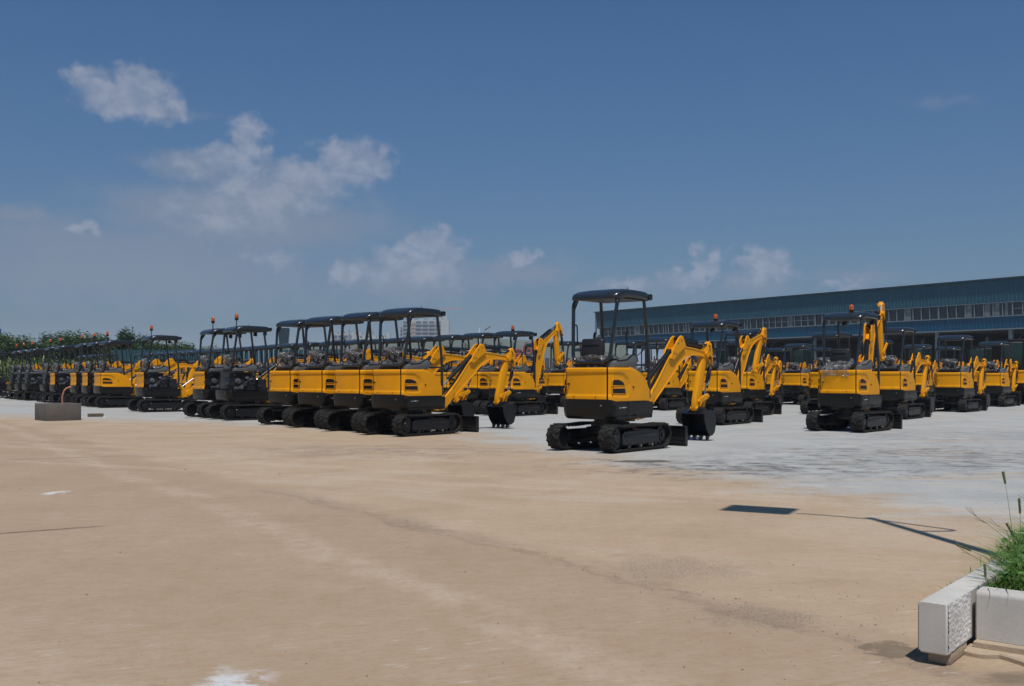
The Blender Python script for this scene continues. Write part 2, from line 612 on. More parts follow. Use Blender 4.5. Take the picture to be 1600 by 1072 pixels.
def m_console():
    bm = bmesh.new()
    pr = [(-0.50, 1.272), (-0.49, 1.345), (-0.42, 1.365), (-0.16, 1.385), (-0.02, 1.455), (0.05, 1.475), (0.13, 1.425), (0.16, 1.36), (0.08, 1.272)]
    prism(bm, pr, 0.24, 0.415, 0.014, seg=2)
    edge = [(y, z + 0.004) for y, z in pr[2:8]]
    tube(bm, [(0.41, y, z) for y, z in edge], 0.010, seg=6, mi=1)
    pr2 = [(-0.45, 1.262), (-0.45, 1.33), (-0.1, 1.36), (0.02, 1.43), (0.10, 1.40), (0.05, 1.262)]
    prism(bm, pr2, -0.415, -0.27, 0.014, seg=2)
    return finish(bm, "side_console", [GREYP, BLK], 35)

def m_seat():
    bm = bmesh.new()
    cx = -0.05
    box(bm, (cx, -0.20, 1.385), (0.44, 0.42, 0.12), 0.045, seg=3)
    return finish(bm, "seat", SEATM, 40)
def m_backrest():
    bm = bmesh.new()
    cx = -0.05
    rot = Matrix.Rotation(R(-8), 3, 'X')
    box(bm, (cx, -0.40, 1.56), (0.41, 0.10, 0.31), 0.045, rot=rot, seg=4)
    box(bm, (cx, -0.452, 1.55), (0.34, 0.03, 0.22), 0.012, rot=rot, seg=2)
    box(bm, (cx, -0.455, 1.62), (0.30, 0.034, 0.015), 0.004, rot=rot)
    return finish(bm, "backrest", SEATM, 40)

def crumple(bm, amp, sc, seed=0):
    for v in bm.verts:
        p = v.co * sc + Vector((seed, seed * 1.7, 0))
        v.co += Vector((pnoise(p), pnoise(p + Vector((7, 1, 3))), abs(pnoise(p + Vector((3, 9, 5)))))) * amp

def m_wrap(full, drape=False):
    def f():
        bm = bmesh.new()
        rnd = random.Random(5 + full)
        NX, NY = 26, 26
        x0, x1 = -0.33, 0.24
        grid = []
        for i in range(NX + 1):
            row = []
            for j in range(NY + 1):
                x = x0 + (x1 - x0) * i / NX
                t = j / NY
                # drapes from behind the seat over cushion
                if full:
                    if t < 0.42:
                        y, z = -0.50 + 0.02 * math.sin(t * 9), 1.30 + (t / 0.42) * 0.36
                    elif t < 0.52:
                        y, z = -0.50 + (t - 0.42) * 1.1, 1.67
                    elif t < 0.72:
                        y, z = -0.38 + (t - 0.52) * 0.5, 1.67 - (t - 0.52) * 1.1
                    else:
                        y, z = -0.28 + (t - 0.72) * 1.35, 1.455 - max(0, t - 0.9) * 1.6
                elif drape and t < 0.38:
                    if t < 0.15:
                        y, z = -0.705, 1.13 + t / 0.15 * 0.17
                    else:
                        y, z = -0.70 + (t - 0.15) * 0.85, 1.31 + (t - 0.15) * 0.5
                else:
                    if t < 0.30:
                        y, z = -0.51, 1.24 + (t / 0.3) * 0.17
                    else:
                        y, z = -0.50 + (t - 0.3) * 0.85, 1.42 + 0.05 * math.sin((t - .3) * 6) - max(0, t - 0.85) * 1.0
                edge = min(i, NX - i) / NX
                z -= 0.10 * (1 - smooth01(edge / 0.13))
                row.append(bm.verts.new((x, y, z)))
            grid.append(row)
        for i in range(NX):
            for j in range(NY):
                bm.faces.new((grid[i][j], grid[i + 1][j], grid[i + 1][j + 1], grid[i][j + 1]))
        crumple(bm, 0.07, 11, 2.0 + full)
        crumple(bm, 0.03, 29, 5.0)
        return finish(bm, "plastic_wrap", FILM, 60)
    return f

def m_lever():
    bm = bmesh.new()
    tube(bm, roundpath([(0, 0, 0), (0, 0.01, 0.16), (0, -0.015, 0.30)], 0.05), 0.010, seg=6)
    tube(bm, roundpath([(0, -0.012, 0.27), (0, -0.02, 0.36), (0.015, -0.01, 0.41)], 0.03), 0.020, seg=8)
    cyl(bm, (0, 0, -0.02), (0, 0, 0.05), 0.04, 0.02, seg=10)
    return finish(bm, "control_lever", SEATM, 50)

def m_canopy_frame():
    bm = bmesh.new()
    rr = 0.029
    tube(bm, roundpath([(-0.36, -0.36, 2.35), (-0.405, -0.41, 2.26), (-0.335, -0.52, 1.345), (0.335, -0.52, 1.345), (0.405, -0.41, 2.26), (0.36, -0.36, 2.35)], 0.15, 7), rr, seg=12)
    for s in (-1, 1):
        tube(bm, roundpath([(s * 0.34, 0.24, 2.385), (s * 0.405, 0.335, 2.34), (s * 0.425, 0.45, 1.45), (s * 0.425, 0.455, 0.80)], 0.10, 6), rr * 0.92, seg=12)
        cyl(bm, (s * 0.22, -0.52, 1.345), (s * 0.24, -0.46, 1.25), 0.03, seg=10)
        # gusset near roof
        prism(bm, [(-0.40, 2.30), (-0.28, 2.34), (-0.385, 2.18)], s * 0.39 - 0.006, s * 0.39 + 0.006, 0)
    # front guard bar
    cyl(bm, (-0.425, 0.455, 1.315), (0.425, 0.455, 1.315), 0.014, seg=8)
    return finish(bm, "canopy_frame", ROOFM, 40)

def m_handle():
    bm = bmesh.new()
    tube(bm, roundpath([(-0.385, -0.44, 1.93), (-0.33, -0.42, 1.93), (-0.315, -0.43, 1.62), (-0.365, -0.47, 1.60)], 0.05), 0.011, seg=7)
    return finish(bm, "grab_handle", BLK, 40)

def m_roof():
    bm = bmesh.new()
    n = 72
    def ring(sc, dz, flatten=0.0):
        vs = []
        for k in range(n):
            a = 2 * PI * k / n
            e = 0.32
            x = math.copysign(abs(math.cos(a)) ** e, math.cos(a)) * 0.455
            y = math.copysign(abs(math.sin(a)) ** e, math.sin(a)) * 0.505
            x *= sc; y *= sc
            y0 = y
            back = smooth01((-y0 - 0.22) / 0.30)
            front = max(0, y0 - 0.05)
            z = 2.345 - 0.040 * back * (1 - flatten) - front * 0.02
            h = dz * (1 - 0.25 * smooth01((-y0 - 0.40) / 0.12))
            h -= 0.030 * smooth01((-y0 - 0.15) / 0.4) * (1 if dz > 0.05 else 0)
            # width tapers a little to the front
            vs.append(bm.verts.new((x * (1 - 0.03 * (y0 > 0) * y0 / 0.5), y + 0.01, z + h)))
        return vs
    rings = [ring(0.86, 0.012), ring(0.965, -0.010), ring(0.995, 0.0), ring(1.005, 0.020), ring(1.008, 0.065), ring(0.995, 0.092), ring(0.96, 0.110), ring(0.88, 0.120), ring(0.84, 0.114), ring(0.78, 0.123), ring(0.5, 0.130), ring(0.2, 0.132)]
    for a, b in zip(rings, rings[1:]):
        for k in range(n):
            bm.faces.new((a[k], a[(k + 1) % n], b[(k + 1) % n], b[k]))
    bm.faces.new(rings[0][::-1]); bm.faces.new(rings[-1])
    shade_sheet = prism(bm, [(-0.40, -0.44), (0.40, -0.44), (0.40, 0.46), (-0.40, 0.46)], 2.318, 2.336, 0.0, mi=1, axis='Z')  # black sheet added under the roof, paints the shade of its underside
    cyl(bm, (0.36, -0.06, 2.44), (0.36, -0.06, 2.50), 0.006, seg=6)
    # front lip roll
    tube(bm, [(-0.43, 0.505, 2.378), (0.43, 0.505, 2.378)], 0.052, seg=12)
    for s in (-1, 1):
        cyl(bm, (s * 0.25, -0.05, 2.45), (s * 0.25, -0.05, 2.485), 0.010, seg=8)
        box(bm, (s * 0.415, 0.515, 2.40), (0.03, 0.09, 0.05), 0.01)
    return finish(bm, "canopy_roof", [ROOFM, VENTM], 50)

def m_light():
    bm = bmesh.new()
    cyl(bm, (0, -0.03, 0), (0, 0.04, 0), 0.042, 0.055, seg=14)
    cyl(bm, (0, 0.04, 0), (0, 0.046, 0), 0.05, seg=14, mi=1)
    box(bm, (0, 0, 0.05), (0.02, 0.02, 0.05), 0.003)
    return finish(bm, "work_light", [BLK, CHROME], 40)

def m_bstalk(h):
    def f():
        bm = bmesh.new()
        cyl(bm, (0, 0, -h), (0, 0, 0), 0.013, seg=8)
        cyl(bm, (0, 0, -0.02), (0, 0, 0.040), 0.044, 0.050, seg=16)
        return finish(bm, "beacon", BLK, 40)
    return f
def m_lens():
    bm = bmesh.new()
    pr = [(0.043, 0.035), (0.047, 0.055), (0.046, 0.105), (0.040, 0.135), (0.026, 0.150), (0.004, 0.156)]
    for (r0, z0), (r1, z1) in zip(pr, pr[1:]):
        cyl(bm, (0, 0, z0), (0, 0, z1), r0, r1, seg=16, cap=False)
    return finish(bm, "beacon_lens", AMB, 60)

def m_engine():
    bm = bmesh.new()
    rnd = random.Random(11)
    box(bm, (0.30, -0.36, 0.90), (0.20, 0.30, 0.34), 0.03, mi=0)
    box(bm, (0.33, -0.02, 0.96), (0.18, 0.26, 0.40), 0.02, mi=2)
    box(bm, (0.30, 0.28, 0.85), (0.26, 0.26, 0.42), 0.03, mi=2)
    cyl(bm, (0.22, -0.55, 0.98), (0.43, -0.55, 0.98), 0.10, seg=18, mi=0)
    cyl(bm, (0.40, -0.40, 1.02), (0.45, -0.40, 1.02), 0.07, seg=16, mi=1)
    cyl(bm, (0.35, -0.30, 0.86), (0.46, -0.30, 0.86), 0.045, seg=12, mi=1)
    cyl(bm, (0.38, -0.14, 1.10), (0.44, -0.14, 1.10), 0.035, seg=10, mi=1)
    box(bm, (0.40, -0.42, 0.84), (0.10, 0.16, 0.05), 0.015, mi=1)
    for k in range(16):
        p = [Vector((rnd.uniform(0.30, 0.44), rnd.uniform(-0.60, 0.38), rnd.uniform(0.72, 1.2))) for _ in range(4)]
        tube(bm, roundpath(p, 0.08, 4), rnd.uniform(0.006, 0.015), seg=6, mi=rnd.choice([2, 2, 2, 0, 1]))
    for k in range(22):
        c = (rnd.uniform(0.30, 0.43), rnd.uniform(-0.6, 0.36), rnd.uniform(0.72, 1.2))
        s = (rnd.uniform(.03, .08), rnd.uniform(.03, .09), rnd.uniform(.02, .08))
        box(bm, c, s, 0.006, rot=Matrix.Rotation(rnd.uniform(-.5, .5), 3, 'X'), mi=rnd.choice([0, 0, 2, 2, 1]))
    for k in range(8):
        c = Vector((0.42, rnd.uniform(-0.6, 0.3), rnd.uniform(0.74, 1.1)))
        cyl(bm, c, c + Vector((0.03, 0, 0)), rnd.uniform(0.01, 0.03), seg=8, mi=rnd.choice([0, 1]))
    # top ledge left in place and left hand twin block
    box(bm, (-0.30, -0.20, 0.92), (0.22, 0.6, 0.40), 0.03, mi=2)
    box(bm, (0.38, -0.15, 1.235), (0.10, 0.9, 0.025), 0.004, mi=2)
    box(bm, (0.0, -0.52, 0.95), (0.56, 0.12, 0.34), 0.02, mi=2)
    box(bm, (0.40, -0.13, 0.795), (0.12, 0.95, 0.02), 0.004, mi=2)
    return finish(bm, "engine", [ENGM, ALUM, BLK], 35)

# --- working gear; side profile (y, z), pose given by turning about the pins
PIV = Vector((0, 0.86, 0.56))
TIP = Vector((0, 2.985, 1.535))
ARMB = Vector((0, 2.67, 0.56))
def rotx(o, c, a):
    return Matrix.Translation(c) @ Matrix.Rotation(a, 4, 'X') @ Matrix.Translation(-c)

def m_bracket():
    bm = bmesh.new()
    prism(bm, [(0.50, 0.48), (0.50, 0.78), (0.62, 0.86), (0.74, 0.80), (0.80, 0.66), (0.94, 0.62), (0.95, 0.52), (0.86, 0.46), (0.66, 0.44)], -0.115, -0.07, 0.006)
    prism(bm, [(0.50, 0.48), (0.50, 0.78), (0.62, 0.86), (0.74, 0.80), (0.80, 0.66), (0.94, 0.62), (0.95, 0.52), (0.86, 0.46), (0.66, 0.44)], 0.07, 0.115, 0.006)
    cyl(bm, (0, 0.57, 0.42), (0, 0.57, 0.80), 0.085, seg=18)
    cyl(bm, (-0.13, 0.86, 0.56), (0.13, 0.86, 0.56), 0.035, seg=12)
    cyl(bm, (-0.13, 0.66, 0.76), (0.13, 0.66, 0.76), 0.028, seg=12)
    return finish(bm, "swing_bracket", YEL, 35)

def m_boom():
    bm = bmesh.new()
    pl = [(0.80, 0.60), (0.86, 0.655), (1.02, 0.775), (1.266, 0.985), (1.485, 1.22), (1.741, 1.495), (1.90, 1.60), (2.044, 1.640), (2.25, 1.652), (2.546, 1.630), (2.85, 1.597), (3.01, 1.585), (3.05, 1.55), (3.03, 1.50), (2.96, 1.475),
          (2.76, 1.505), (2.60, 1.510), (2.461, 1.500), (2.33, 1.476), (2.208, 1.430), (2.003, 1.305), (1.761, 1.105), (1.369, 0.812), (1.10, 0.612), (0.93, 0.485), (0.84, 0.475), (0.79, 0.53)]
    prism(bm, pl, -0.045, 0.045, 0.0)
    def band(pts, t):
        inn = []
        for i, (y, z) in enumerate(pts):
            a = pts[max(0, i - 1)]; b = pts[min(len(pts) - 1, i + 1)]
            d = Vector((b[0] - a[0], b[1] - a[1])).normalized()
            inn.append((y + d.y * t, z - d.x * t))
        prism(bm, [(y, z) for y, z in pts] + inn[::-1], -0.055, 0.055, 0.003)
    band([(0.862, 0.658), (1.02, 0.778), (1.266, 0.988), (1.485, 1.223), (1.60, 1.352), (1.741, 1.498), (1.90, 1.603), (2.044, 1.643), (2.25, 1.655), (2.546, 1.633), (2.85, 1.600), (3.00, 1.588)], 0.020)
    band([(2.965, 1.472), (2.76, 1.502), (2.60, 1.507), (2.461, 1.497), (2.33, 1.473), (2.208, 1.427), (2.10, 1.366), (2.003, 1.302), (1.761, 1.102), (1.369, 0.809), (1.10, 0.609), (0.945, 0.492)], 0.020)
    # doubler plates standing proud along the lower leg and nose
    lo = [(0.80, 0.60), (0.86, 0.655), (1.02, 0.775), (1.16, 0.895), (1.25, 0.83), (1.10, 0.60), (0.93, 0.485), (0.84, 0.475), (0.79, 0.53)]
    for s in (-1, 1):
        prism(bm, [(y, z) for y, z in lo], s * 0.050, s * 0.064, 0.003)
    # paired ears that carry the boom and arm cylinders
    ear = [(1.70, 1.44), (1.80, 1.62), (1.98, 1.80), (2.05, 1.835), (2.12, 1.82), (2.16, 1.75), (2.21, 1.66), (2.10, 1.60), (1.95, 1.52), (1.82, 1.42)]
    for s in (-1, 1):
        prism(bm, ear, s * 0.075 - 0.014, s * 0.075 + 0.014, 0.004)
    cyl(bm, (-0.10, 2.06, 1.785), (0.10, 2.06, 1.785), 0.026, seg=12)
    cyl(bm, (-0.10, 1.80, 1.565), (0.10, 1.80, 1.565), 0.028, seg=12)
    cyl(bm, (-0.085, 2.985, 1.535), (0.085, 2.985, 1.535), 0.040, seg=16)
    for s in (-1, 1):
        for (y, z) in ((1.95, 1.70), (1.87, 1.52)):
            cyl(bm, (s * 0.089, y, z), (s * 0.091, y, z), 0.016, seg=12, mi=1)
    return finish(bm, "boom", [YEL, VENTM], 32)

def m_cylinder(p0, p1, r, frac, rod_at_start=False):
    def f():
        bm = bmesh.new()
        a, b = Vector(p0), Vector(p1)
        if rod_at_start: a, b = b, a
        c = a.lerp(b, frac)
        cyl(bm, a, c, r, seg=16)
        cyl(bm, a.lerp(b, frac - 0.04), a.lerp(b, frac + 0.01), r * 1.15, seg=16)
        cyl(bm, c, b, r * 0.5, seg=12, mi=1)
        for q in (a, b):
            cyl(bm, q + Vector((-0.05, 0, 0)), q + Vector((0.05, 0, 0)), r * 0.9, seg=12)
        # feed pipe
        off = Vector((0, 0, r * 1.5))
        tube(bm, [a.lerp(b, 0.08) + off, a.lerp(b, frac * 0.9) + off], 0.008, seg=6)
        return finish(bm, "cylinder", [BLK, CHROME], 35)
    return f

def m_arm():
    bm = bmesh.new()
    pl = [(2.90, 1.50), (2.92, 1.60), (3.02, 1.66), (3.10, 1.745), (3.155, 1.765), (3.20, 1.72), (3.245, 1.62), (3.262, 1.48), (3.245, 1.34), (3.215, 1.27), (3.18, 1.265), (3.165, 1.32), (3.175, 1.44), (3.15, 1.52), (3.09, 1.50), (3.03, 1.42), (2.955, 1.18), (2.865, 0.86), (2.785, 0.66), (2.745, 0.55), (2.69, 0.515), (2.63, 0.525), (2.605, 0.585), (2.635, 0.75), (2.715, 1.00), (2.82, 1.36)]
    prism(bm, pl, -0.043, 0.043, 0.008, seg=2)
    for s in (-1, 1):
        cyl(bm, (s * 0.05, 2.985, 1.535), (s * 0.095, 2.985, 1.535), 0.052, seg=18)
    cyl(bm, (-0.075, 2.67, 0.565), (0.075, 2.67, 0.565), 0.042, seg=14)
    cyl(bm, (-0.075, 3.13, 1.70), (0.075, 3.13, 1.70), 0.030, seg=12)
    cyl(bm, (-0.075, 2.72, 0.70), (0.075, 2.72, 0.70), 0.030, seg=12)
    return finish(bm, "arm", YEL, 32)

def m_link():
    bm = bmesh.new()
    for s in (-1, 1):
        prism(bm, [(2.69, 0.685), (2.71, 0.745), (2.90, 0.80), (3.01, 0.835), (3.05, 0.79), (3.02, 0.735), (2.90, 0.715), (2.74, 0.655)], s * 0.066 - 0.012, s * 0.066 + 0.012, 0.004)
    prism(bm, [(2.99, 0.80), (3.05, 0.79), (2.93, 0.57), (2.89, 0.53), (2.85, 0.56), (2.88, 0.62)], -0.045, 0.045, 0.006)
    cyl(bm, (-0.09, 3.015, 0.785), (0.09, 3.015, 0.785), 0.026, seg=12)
    return finish(bm, "bucket_link", YEL, 32)

def m_hose():
    bm = bmesh.new()
    cyl(bm, (0.072, 2.98, 0.94), (0.082, 2.98, 0.97), 0.022, seg=8)
    cyl(bm, (0.045, 3.12, 1.46), (0.085, 3.12, 1.46), 0.018, seg=8)
    tube(bm, roundpath([(0.075, 3.12, 1.50), (0.08, 3.13, 1.36), (0.085, 3.04, 1.22), (0.08, 3.07, 1.08), (0.075, 2.97, 0.96)], 0.1, 5), 0.011, seg=7)
    tube(bm, roundpath([(0.02, 3.11, 1.42), (0.07, 3.16, 1.20), (0.06, 3.05, 1.02), (0.075, 2.99, 0.92)], 0.1, 5), 0.010, seg=7)
    return finish(bm, "hydraulic_hose", ENGM, 40)
def m_pipe():
    bm = bmesh.new()
    cyl(bm, (-0.05, 2.15, 1.685), (0.05, 2.15, 1.685), 0.014, seg=8)
    tube(bm, [(0.03, 1.72, 1.50), (0.032, 1.95, 1.64), (0.035, 2.15, 1.68)], 0.012, 6)
    tube(bm, roundpath([(0.035, 2.15, 1.68), (0.035, 2.55, 1.69), (0.035, 2.90, 1.65), (0.035, 3.05, 1.72)], 0.1, 4), 0.012, seg=6)
    tube(bm, roundpath([(-0.035, 2.15, 1.69), (-0.035, 2.55, 1.67), (-0.035, 2.90, 1.66), (-0.03, 3.08, 1.66)], 0.1, 4), 0.012, seg=6)
    tube(bm, roundpath([(0.0, 0.95, 0.72), (0.02, 1.4, 1.16), (0.03, 1.72, 1.50)], 0.1, 4), 0.014, seg=6)
    return finish(bm, "hydraulic_pipe", BLK, 40)

def m_bucket():
    bm = bmesh.new()
    pr = [(2.585, 0.485), (2.70, 0.530), (2.83, 0.545), (2.93, 0.525), (2.995, 0.46), (3.012, 0.36), (3.000, 0.25), (2.965, 0.145), (2.90, 0.105)]
    hw = 0.230
    t = 0.012
    inn = []
    for i, (y, z) in enumerate(pr):
        a = pr[max(0, i - 1)]; b = pr[min(len(pr) - 1, i + 1)]
        d = Vector((b[0] - a[0], b[1] - a[1])).normalized()
        inn.append((y - d.y * -t * -1, z + d.x * -t))
    prism(bm, pr + inn[::-1], -hw, hw, 0)
    side = pr + [(2.77, 0.095), (2.68, 0.20), (2.60, 0.36)]
    for s in (-1, 1):
        prism(bm, side, s * hw - 0.006, s * hw + 0.006, 0.002)
    box(bm, (0, 2.825, 0.098), (2 * hw + 0.02, 0.11, 0.018), 0.003, rot=Matrix.Rotation(R(4), 3, 'X'))
    # pin brackets
    for s in (-1, 1):
        prism(bm, [(2.60, 0.50), (2.63, 0.585), (2.69, 0.61), (2.74, 0.58), (2.84, 0.60), (2.90, 0.59), (2.95, 0.52), (2.80, 0.53), (2.68, 0.51)], s * 0.085 - 0.01, s * 0.085 + 0.01, 0.003)
    return finish(bm, "bucket", STEEL, 35)
def m_tooth():
    bm = bmesh.new()
    prism(bm, [(2.83, 0.118), (2.83, 0.082), (2.775, 0.012), (2.752, 0.010), (2.745, 0.085), (2.77, 0.112)], -0.024, 0.024, 0.003)
    return finish(bm, "tooth", STEEL, 35)

def m_cab():
    bm = bmesh.new()
    # frame posts and roof; panes are separate
    def post(p, q, r=0.03):
        cyl(bm, p, q, r, seg=8)
    prism(bm, [(-0.50, 1.22), (-0.52, 1.60), (-0.50, 2.25), (-0.42, 2.36), (0.42, 2.36), (0.50, 2.28), (0.58, 1.5), (0.60, 0.80), (0.56, 0.78), (-0.05, 0.80), (-0.10, 1.22)], -0.46, -0.43, 0.004)
    prism(bm, [(-0.50, 1.22), (-0.52, 1.60), (-0.46, 1.60), (-0.44, 1.28), (0.52, 1.28), (0.54, 1.22)], 0.24, 0.27, 0.002)
    box(bm, (-0.095, -0.03, 2.37), (0.78, 1.02, 0.10), 0.04, seg=3)
    for x in (-0.445, 0.255):
        tube(bm, [(x, -0.50, 1.22), (x, -0.53, 1.6), (x, -0.48, 2.34)], 0.032, seg=8)
        tube(bm, [(x, 0.58, 0.85), (x, 0.56, 1.6), (x, 0.44, 2.34)], 0.030, seg=8)
    tube(bm, [(0.255, 0.02, 1.25), (0.255, 0.0, 2.34)], 0.022, seg=8)
    box(bm, (-0.095, -0.51, 1.33), (0.70, 0.05, 0.24), 0.01)
    return finish(bm, "cab", BLK, 35)
CABGL = glassy("cab_glass_green", (0.015, 0.035, 0.03), 0.06)
def m_pane_rear():
    bm = bmesh.new()
    box(bm, (-0.095, -0.515, 1.88), (0.64, 0.008, 0.82), 0)
    return finish(bm, "window_pane", CABGL, 0)
def m_pane_side():
    bm = bmesh.new()
    prism(bm, [(-0.49, 1.29), (-0.50, 1.6), (-0.46, 2.30), (0.42, 2.30), (0.53, 1.6), (0.54, 1.29)], 0.250, 0.258, 0)
    return finish(bm, "window_pane", CABGL, 0)

# ------------------------------------------------------------------ assembling one excavator
def add(root, key, fn, name, M=None, loc=None, parent=None):
    me = part_mesh(key, fn)
    o = bpy.data.objects.new(name, me)
    COL.objects.link(o)
    o.parent = parent or root
    if M is not None:
        o.matrix_local = M
    if loc is not None:
        o.location = loc
    return o

def build_excavator(kind='full', pose='A', beacon=None, wrap='full', lights=False, lod=0, cab=False, red=False, swing=0.0, handle=True, blade_only=False):
    root = bpy.data.objects.new("mini_excavator", None)
    COL.objects.link(root)
    root.empty_display_size = 0.3
    add(root, 'und', m_undercarriage, "undercarriage")
    for s in (-1, 1):
        Mx = Matrix.Translation((s * 0.475, 0, 0)) @ Matrix.Rotation(0 if s > 0 else PI, 4, 'Z')
        tr = add(root, 'trk', m_track, "track", M=Mx)
        # a half turn about z swaps front and rear, so wheels are placed to suit
        add(root, 'tfr', m_track_frame, "track_frame", parent=tr)
        if lod < 2:
            rear_y = -0.66 if s > 0 else 0.68
            front_y = 0.68 if s > 0 else -0.66
            add(root, 'spr', m_sprocket, "sprocket", loc=(0, rear_y, 0.215), parent=tr)
            add(root, 'idl', m_idler, "idler", loc=(0, front_y, 0.215), parent=tr)
        if lod < 1:
            for y in (-0.33, 0.0, 0.33):
                add(root, 'rol', m_roller, "roller", loc=(0, y, 0.085), parent=tr)
    add(root, 'bla', m_blade, "dozer_blade")
    add(root, 'cw', m_cweight, "counterweight")
    if lod < 1:
        add(root, 'dec' + str(red), m_decal(red), "decal", parent=None)
    add(root, 'deck', m_deck, "floor_deck")
    if kind in ('full',):
        for s in (1, -1):
            p = add(root, 'side%d' % s, m_side(s), "side_panel")
            add(root, 'vent%d' % s, m_vent(s), "vent", parent=p)
    else:
        add(root, 'eng', m_engine, "engine")
    if kind in ('full', 'rear'):
        add(root, 'rearp', m_rear, "rear_panel")
    add(root, 'cons', m_console, "side_console")
    if cab:
        c = add(root, 'cab', m_cab, "cab")
        add(root, 'pr', m_pane_rear, "window_pane", parent=c)
        add(root, 'ps', m_pane_side, "window_pane", parent=c)
    else:
        st = add(root, 'seat', m_seat, "seat")
        add(root, 'back', m_backrest, "backrest", parent=st)
        if wrap:
            add(root, 'wrap' + wrap, m_wrap(wrap == 'full', wrap == 'drape'), "plastic_wrap")
        add(root, 'lev', m_lever, "control_lever", loc=(-0.30, 0.02, 1.42))
        if lod < 2:
            add(root, 'lev', m_lever, "control_lever", loc=(0.30, 0.02, 1.44))
        add(root, 'cfr', m_canopy_frame, "canopy_frame")
        add(root, 'roof', m_roof, "canopy_roof")
        if lod < 1 and handle:
            add(root, 'han', m_handle, "grab_handle")
    if lights:
        for s in (-1, 1):
            add(root, 'wl', m_light, "work_light", loc=(s * 0.30, 0.40, 2.27))
    if beacon:
        if beacon == 'stalk':
            b = add(root, 'bst', m_bstalk(0.24), "beacon", loc=(0.36, -0.40, 2.62))
        else:
            b = add(root, 'bsl', m_bstalk(0.03), "beacon", loc=(0.10, -0.18, 2.475))
        add(root, 'len', m_lens, "beacon_lens", parent=b)
    # working gear
    S = rotx(None, PIV, 0)
    sw = Matrix.Translation((0, 0.57, 0)) @ Matrix.Rotation(R(swing), 4, 'Z') @ Matrix.Translation((0, -0.57, 0))
    ba, aa = {'A': (0, 0), 'B': (34, 22), 'C': (12, -14), 'D': (20, -4)}[pose]
    MB_ = sw @ rotx(None, PIV, R(ba))
    tip = rotx(None, PIV, R(ba)) @ TIP
    MA_ = sw @ Matrix.Translation(tip) @ Matrix.Rotation(R(aa), 4, 'X') @ Matrix.Translation(-TIP)
    add(root, 'brk', m_bracket, "swing_bracket", M=sw)
    bo = add(root, 'boom', m_boom, "boom", M=MB_)
    if pose == 'A':
        add(root, 'bcA', m_cylinder((0, 0.66, 0.76), (0, 1.80, 1.565), 0.040, 0.60, rod_at_start=True), "boom_cylinder", M=sw)
    else:
        p1 = rotx(None, PIV, R(ba)) @ Vector((0, 1.80, 1.565))
        add(root, 'bc' + pose, m_cylinder((0, 0.66, 0.76), tuple(p1), 0.040, 0.55, rod_at_start=True), "boom_cylinder", M=sw)
    e0 = rotx(None, PIV, R(ba)) @ Vector((0, 2.06, 1.785))
    e1 = Matrix.Translation(tip) @ Matrix.Rotation(R(aa), 4, 'X') @ Matrix.Translation(-TIP) @ Vector((0, 3.13, 1.70))
    add(root, 'ac' + pose, m_cylinder(tuple(e0), tuple(e1), 0.036, 0.62), "arm_cylinder", M=sw)
    ar = add(root, 'arm', m_arm, "arm", M=MA_)
    add(root, 'bkc', m_cylinder((0, 3.20, 1.32), (0, 3.015, 0.785), 0.030, 0.55), "bucket_cylinder", M=MA_)
    add(root, 'lnk', m_link, "bucket_link", M=MA_)
    if lod < 2:
        add(root, 'hos', m_hose, "hydraulic_hose", parent=ar)
        add(root, 'pip', m_pipe, "hydraulic_pipe", parent=bo)
    if pose not in 'BD':
        bk = add(root, 'bkt', m_bucket, "bucket", M=MA_)
        if lod < 2:
            for x in (-0.19, -0.065, 0.065, 0.19):
                add(root, 'tth', m_tooth, "tooth", loc=(x, 0, 0), parent=bk)
    return root

def copy_tree(o, parent=None):
    c = o.copy()
    COL.objects.link(c)
    c.parent = parent
    for ch in o.children:
        copy_tree(ch, c)
    return c

PROTO = {}
def excavator(x, y, az, label, group, scale=1.0, **kw):
    key = tuple(sorted(kw.items()))
    if key not in PROTO:
        PROTO[key] = build_excavator(**kw)
        o = PROTO[key]
    else:
        o = copy_tree(PROTO[key])
    o.location = (x, y, 0)
    o.rotation_euler = (0, 0, -R(az))
    o.scale = (scale,) * 3
    tag(o, label, "excavator", group)
    return o
